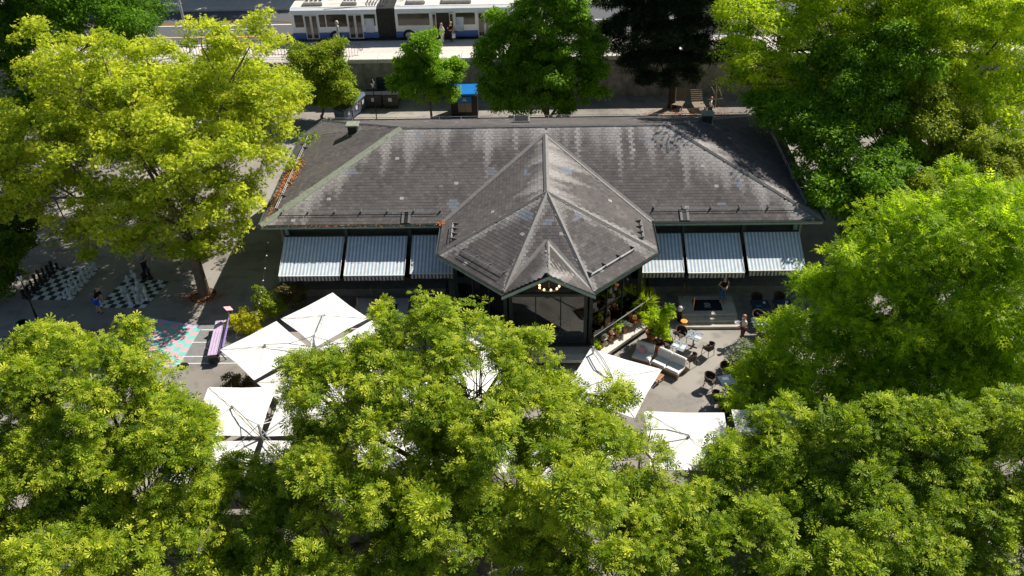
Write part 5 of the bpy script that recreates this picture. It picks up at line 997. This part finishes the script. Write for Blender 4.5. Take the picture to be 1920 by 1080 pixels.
# trolleybus
bus = thing('trolleybus', 'white and blue articulated bus waiting at the street above the wall', 'bus', (-19.95, 30.65, SZ-.1)); HB = 2.75
def bus_section(x0, x1, pan):
    """pan: list of (kind, xa, xb)"""
    L_ = x1-x0; prof = [(0, .3), (0, 2.35), (.06, 2.62), (.35, HB), (2.15, HB), (2.44, 2.62), (2.5, 2.35), (2.5, .3)]
    V = [(x, y, z) for x in (x0, x1) for y, z in prof]; n = len(prof)
    bo = MB().mesh(V, [(i, (i+1) % n, n+(i+1) % n, n+i)[::-1] for i in range(n)]+[tuple(range(n)), tuple(range(2*n-1, n-1, -1))]).build('body', M_BUSW, bus)
    MB().box(((x0+x1)/2, 1.25, HB+.012), (L_-.2, 1.78, .02)).build('roof_panel', M_BUSROOF, bo); MB().box(((x0+x1)/2, -.012, .56), (L_-.02, .02, .5)).build('blue_band', M_BUSB, bo)
    for kind, a, b in pan:
        if kind == 'win': MB().box(((a+b)/2, -.016, 1.78), (b-a, .025, 1.0)).build('window', M_BLACK, bo); MB().box(((a+b)/2, -.032, 1.78), (b-a-.05, .006, .95)).build('pane', M_BUSGLASS2, bo)
        elif kind == 'door':
            for k in range(2):
                xa = a+(b-a)*k/2; xb = a+(b-a)*(k+1)/2-.04; d_ = MB().box(((xa+xb)/2, -.03, 1.28), (xb-xa, .05, 2.0)).build('door', M_PAPER, bo); MB().box(((xa+xb)/2, -.06, 1.28), (xb-xa-.14, .012, 1.84)).build('pane', M_BUSGLASS2, d_)
        elif kind == 'open':
            MB().box(((a+b)/2, -.02, 1.28), (b-a, .03, 2.0)).build('doorway', M_BLACK, bo)
            for xa in (a-.35, b): d_ = MB().box((xa+.17, -.09, 1.28), (.34, .05, 2.0)).build('door', M_PAPER, bo); MB().box((xa+.17, -.12, 1.28), (.22, .012, 1.84)).build('pane', M_BUSGLASS2, d_)
        elif kind == 'wheel':
            MB().lathe([(.6, 0), (.6, .03), (0, .03)], 16).build('wheel_arch', M_BLACK, bo); q = bo.children[-1]; q.location = (a, -.005, .48); q.rotation_euler = (R_(90), 0, 0)
            w_ = MB().lathe([(.28, -.1), (.46, -.1), (.48, .0), (.46, .06), (.3, .06), (.28, .03), (0, .03)], 18).build('wheel', M_RUBBER, bus); w_.location = (a, .0, .48); w_.rotation_euler = (R_(90), 0, 0)
            MB().lathe([(.27, 0), (.2, .03), (.08, .04), (0, .04)], 14, (0, 0, .035)).build('rim', M_STEEL, w_)
        elif kind == 'ad':
            p_ = MB().box(((a+b)/2, -.03, 1.35), (b-a, .02, 1.15)).build('poster', M_POSTER, bo)
    return bo
M_BUSGLASS2 = mat('bus_window_glass', s2l(58, 50, 44), .08, .25, 1.5, spec=.6)
def poster_mat():
    m, nt, b = newmat('printed_poster'); tc = N(nt, 'ShaderNodeTexCoord'); n = N(nt, 'ShaderNodeTexNoise'); n.inputs['Scale'].default_value = 2.6; n.inputs['Detail'].default_value = 2; nt.links.new(tc.outputs['Object'], n.inputs['Vector'])
    r = ramp(nt, n.outputs['Fac'], [(.3, s2l(120, 170, 190)), (.45, s2l(176, 184, 206)), (.58, s2l(190, 196, 214)), (.68, s2l(206, 120, 96)), (.8, s2l(220, 190, 90))]); nt.links.new(r.outputs[0], b.inputs['Base Color']); b.inputs['Roughness'].default_value = .4; return m
M_POSTER = poster_mat()
bus_section(0, 7.0, [('win', .3, 1.0), ('door', 1.1, 2.2), ('win', 2.3, 2.8), ('win', 2.9, 4.55), ('door', 4.65, 5.85), ('win', 5.95, 6.9), ('ad', 6.0, 6.75), ('wheel', 3.5, 0)])
bus_section(8.5, 18.0, [('win', 8.7, 11.3), ('wheel', 9.5, 0), ('open', 11.85, 12.9), ('win', 13.4, 15.0), ('ad', 13.45, 14.05), ('door', 15.2, 16.4), ('wheel', 17.0, 0), ('win', 16.6, 17.6)])
for k in range(22):
    x = 7.02+k*.0675; i_ = .0 if k % 2 else .07; MB().box((x+.03, 1.25, (HB+.3)/2+.05), (.062, 2.44-2*i_, HB-.45-2*i_)).build('bellows_fold', M_BELLOWS, bus)
for x, l_ in ((1.8, 1.6), (4.8, 1.2), (10.2, 1.5), (13.5, 2.4)):
    u_ = MB().bbox((x, 1.3, HB+.17), (l_, 1.2, .3), .06).build('roof_unit', M_BUSROOF, bus)
    for k in range(4): MB().box((x-l_*.35+k*l_*.23, 1.3, HB+.326), (l_*.16, .8, .012)).build('grille', M_BELLOWS, u_)
for k in range(7): MB().tube([(6.2+k*.22, .5, HB), (6.3+k*.25, 1.2, HB+.35), (6.1+k*.28, 2.1, HB+.05)], .035, 5).build('cable_loop', M_DKSTEEL, bus)
for y in (.8, 1.7): MB().tube([(9.2, y, HB+.35), (3.5, y, HB+.85)], .03, 5).build('trolley_pole', M_DKSTEEL, bus)
# tram/lamp pole on the pavement, posts
pz = thing('street_pole', 'tall grey street pole rising behind the golden maple', 'pole', (-27.9, 28.6, SZ)); MB().tube([(0, 0, 0), (0, 0, .5), (0, 0, 7.5)], [.13, .11, .08], 10).build('shaft', M_STEEL, pz); MB().lathe([(.2, 0), (.18, .1), (.12, .14)], 10).build('base', M_STEEL, pz)
pz2 = thing('street_pole', 'thin blue grey pole on the far pavement near the top edge', 'pole', (2.0, 39.4, SZ)); MB().tube([(0, 0, 0), (0, 0, 4.5)], .07, 8).build('shaft', M_BINBLUE, pz2); MB().lathe([(.2, 0), (.18, .1), (.1, .14)], 10).build('base', M_STEEL, pz2)

# ------------------------------------------------------------------ people
def skin_obj(name, pts, edges, m, parent, sub=1, root=0):
    me = bpy.data.meshes.new(name); me.from_pydata([tuple(map(float, p[:3])) for p in pts], edges, []); me.materials.append(m); o = link(name, me, parent)
    md = o.modifiers.new('skin', 'SKIN'); md.use_smooth_shade = True
    if not me.skin_vertices: o.modifiers.remove(md); me.update(); md = o.modifiers.new('skin', 'SKIN')
    for i, p in enumerate(pts): sv = me.skin_vertices[0].data[i]; rr = p[3]; sv.radius = (rr, rr*(p[4] if len(p) > 4 else 1)); sv.use_root = (i == root)
    s_ = o.modifiers.new('sub', 'SUBSURF'); s_.levels = sub; s_.render_levels = sub; return o
def person(label, loc, rz, shirt, legs, hair, pose='stand', sleeves=.5, shorts=False, h=1.68, hairlong=True, legw=1.0):
    p = thing('person', label, 'person', loc, rz); k = h/1.70
    lean = {'stand': 0., 'bend': .75, 'walk': .05, 'carry': .04}[pose]
    pel = V3(0, 0, .93); R2 = lambda v: V3(v[0], v[1]*math.cos(lean)-v[2]*math.sin(lean), v[1]*math.sin(lean)+v[2]*math.cos(lean))   # torso leans towards -y
    T = lambda x, y, z: pel+R2(V3(x, y, z-.93))
    chest, neck, head0, head1 = T(0, 0, 1.28), T(0, 0, 1.46), T(0, -.02, 1.55), T(0, -.02, 1.66)
    stp = .22 if pose == 'walk' else 0.04
    J = {}
    for s_, n in ((-1, 'l'), (1, 'r')):
        f = stp*s_; J['hip'+n] = V3(s_*.09, 0, .88); J['kn'+n] = V3(s_*.1, -f*.6-.02, .48); J['an'+n] = V3(s_*.11, -f*.2+.02+(f*.2), .09); J['to'+n] = V3(s_*.13, -f*.2-.16, .03)
        J['sh'+n] = T(s_*.18, 0, 1.40)
        if pose == 'carry': J['el'+n] = T(s_*.24, .03, 1.14); J['wr'+n] = T(s_*.15, -.24, 1.12)
        elif pose == 'bend': J['el'+n] = T(s_*.25, -.1, 1.14); J['wr'+n] = J['el'+n]+V3(-s_*.04, -.06, -.25)
        elif pose == 'walk': J['el'+n] = T(s_*.23, .08*s_, 1.12); J['wr'+n] = T(s_*.22, -.12*s_-.05, .9)
        else: J['el'+n] = T(s_*.27, .04, 1.14); J['wr'+n] = T(s_*.1, -.16, 1.06)
    pts = []; ed = []
    def add(v, r, par=None, asp=1.):
        pts.append((*v, r, asp)); i = len(pts)-1
        if par is not None: ed.append((par, i))
        return i
    a = add(pel, .125, None, .8); b = add((pel+chest)/2, .115, a, .8); c = add(chest, .135, b, .75); d = add(neck, .055, c); e = add(head0, .075, d, 1.1); f = add(head1, .09, e, 1.1); add(head1+R2(V3(0, 0, .07)), .05, f, 1.1); add(head0+R2(V3(0, -.105, .04)), .018, e)
    for s_, n in ((-1, 'l'), (1, 'r')):
        q = add(J['hip'+n], .088, a); q = add(J['kn'+n], .058, q); q = add(J['an'+n], .038, q); add(J['to'+n], .032, q)
        q = add(J['sh'+n], .055, c); q = add(J['el'+n], .04, q); q = add(J['wr'+n], .027, q)
        dr = nrm(J['wr'+n]-J['el'+n]); sd = nrm(np.cross(dr, V3(0, 0, 1)) if abs(dr[2]) < .9 else V3(0, 1, 0)); pm = add(J['wr'+n]+dr*.06, .03, q, .6)
        for t_, ln in ((-.028, .075), (-.01, .09), (.01, .085), (.028, .065)): g = add(J['wr'+n]+dr*.1+sd*t_, .009, pm); add(J['wr'+n]+dr*(.1+ln*.6)+sd*t_-V3(0, 0, .012), .008, g)
        add(J['wr'+n]+dr*.06+sd*(-.05*s_)-V3(0, 0, .01), .009, q)
    add(head0+R2(V3(-.085, .0, .05)), .015, e); add(head0+R2(V3(.085, .0, .05)), .015, e)
    skin_obj('body', pts, ed, M_SKIN, p)
    for s_ in (-1, 1): MB().lathe([(0, -.012), (.012, 0), (0, .012)], 6, head0+R2(V3(s_*.032, -.095, .055))).build('eye', M_BLACK, p)
    P2 = [(*pel+V3(0, 0, .02), .142, .85), (*((pel+chest)/2), .13, .85), (*chest, .152, .78), (*((chest+neck)/2), .10, .8)]; E2 = [(0, 1), (1, 2), (2, 3)]
    for n in 'lr':
        i = len(P2); P2.append((*J['sh'+n], .07, 1)); E2.append((2, i))
        if sleeves > 0: P2.append((*(J['sh'+n]+(J['el'+n]-J['sh'+n])*min(1, sleeves)), .055, 1)); E2.append((i, i+1))
        if sleeves > 1: P2.append((*(J['el'+n]+(J['wr'+n]-J['el'+n])*.85), .042, 1)); E2.append((i+1, i+2))
    skin_obj('shirt', P2, E2, shirt, p)
    P3 = [(*pel, .15, .85)]; E3 = []
    for n in 'lr':
        i = len(P3); P3.append((*J['hip'+n], .105*legw, 1)); E3.append((0, i)); end = J['hip'+n]+(J['kn'+n]-J['hip'+n])*(.95 if shorts else 1); P3.append((*end, (.085 if shorts else .075)*legw, 1)); E3.append((i, i+1))
        if not shorts: P3.append((*(J['an'+n]+V3(0, 0, .03)), .062*legw, 1)); E3.append((i+1, i+2))
    skin_obj('shorts' if shorts else 'trousers', P3, E3, legs, p)
    for n in 'lr': skin_obj('shoe', [(*(J['an'+n]-V3(0, -.03, .04)), .045, 1), (*J['to'+n], .038, .9)], [(0, 1)], M_BLACK, p)
    Hh = [(*(head1+R2(V3(0, .02, .045))), .088, 1.05), (*(head0+R2(V3(0, .05, .04))), .078, 1)]; Eh = [(0, 1)]
    if hairlong: Hh.append((*(neck+R2(V3(0, .07, .0))), .06, 1)); Eh.append((1, 2))
    skin_obj('hair', Hh, Eh, hair, p)
    p.scale = (k, k, k); return p
person('standing person in black top and blue jeans at the right entrance under the awning', (9.78, -2.0, FZ+.008), R_(8), M_CBLACK, M_CJEANS, M_HAIRD, 'stand', sleeves=0)
person('person in white shirt and dark maroon trousers carrying something beside the shaded tables', (10.37, -4.75, 0), R_(-80), M_CWHITE, M_CBROWN, M_HAIRR, 'carry', sleeves=.7, legw=1.15)
person('person in black shirt and blue shorts bending over the right chessboard', (-24.2, -2.0, 0), R_(160), M_CBLACK, M_CBLUE, M_HAIRD, 'bend', sleeves=.6, shorts=True, hairlong=False)
person('person in pale shirt standing behind the right chessboard under the maple', (-22.9, 1.7, 0), R_(-10), M_CGREY, M_CNAVY, M_HAIRD, 'stand', sleeves=.6, hairlong=False)
person('person all in white walking past the bus doors', (-7.6, 29.7, SZ), R_(-60), M_CWHITE, M_CWHITE, M_HAIRB, 'walk', sleeves=1.2, legw=1.2)
person('person in dark top holding a white bag at the open bus door', (-6.95, 29.95, SZ), R_(150), M_CBLACK, M_CNAVY, M_HAIRB, 'walk', sleeves=.6)
person('person in white top and dark trousers walking behind the right end of the roof', (12.95, 21.9, 0), R_(70), M_CWHITE, M_CNAVY, M_HAIRB, 'walk', sleeves=.6)
bgo = thing('shopping_bag', 'white shopping bag hanging from the hand at the open bus door', 'bag', (-6.72, 29.85, SZ+.38)); MB().mesh([(-.13, -.06, 0), (.13, -.06, 0), (.13, .06, 0), (-.13, .06, 0), (-.15, -.03, .36), (.15, -.03, .36), (.15, .03, .36), (-.15, .03, .36)], [(3, 2, 1, 0), (4, 5, 6, 7), (0, 1, 5, 4), (1, 2, 6, 5), (2, 3, 7, 6), (3, 0, 4, 7)]).build('bag_body', M_WHITE, bgo); MB().tube([(-.07, 0, .35), (-.05, 0, .5), (.05, 0, .5), (.07, 0, .35)], .01, 5).build('handle', M_WHITE, bgo)
tr_ = thing('serving_tray', 'small tray carried by the person in white shirt', 'tray', (10.05, -4.68, 1.12)); MB().lathe([(.15, 0), (.17, .03), (.16, .03), (.14, .012), (0, .012)], 16).build('tray_plate', M_STEEL, tr_); MB().lathe([(.03, 0), (.035, .1), (.03, .1), (.025, .01)], 10, (.03, .02, .014)).build('cup', M_WHITE, tr_)
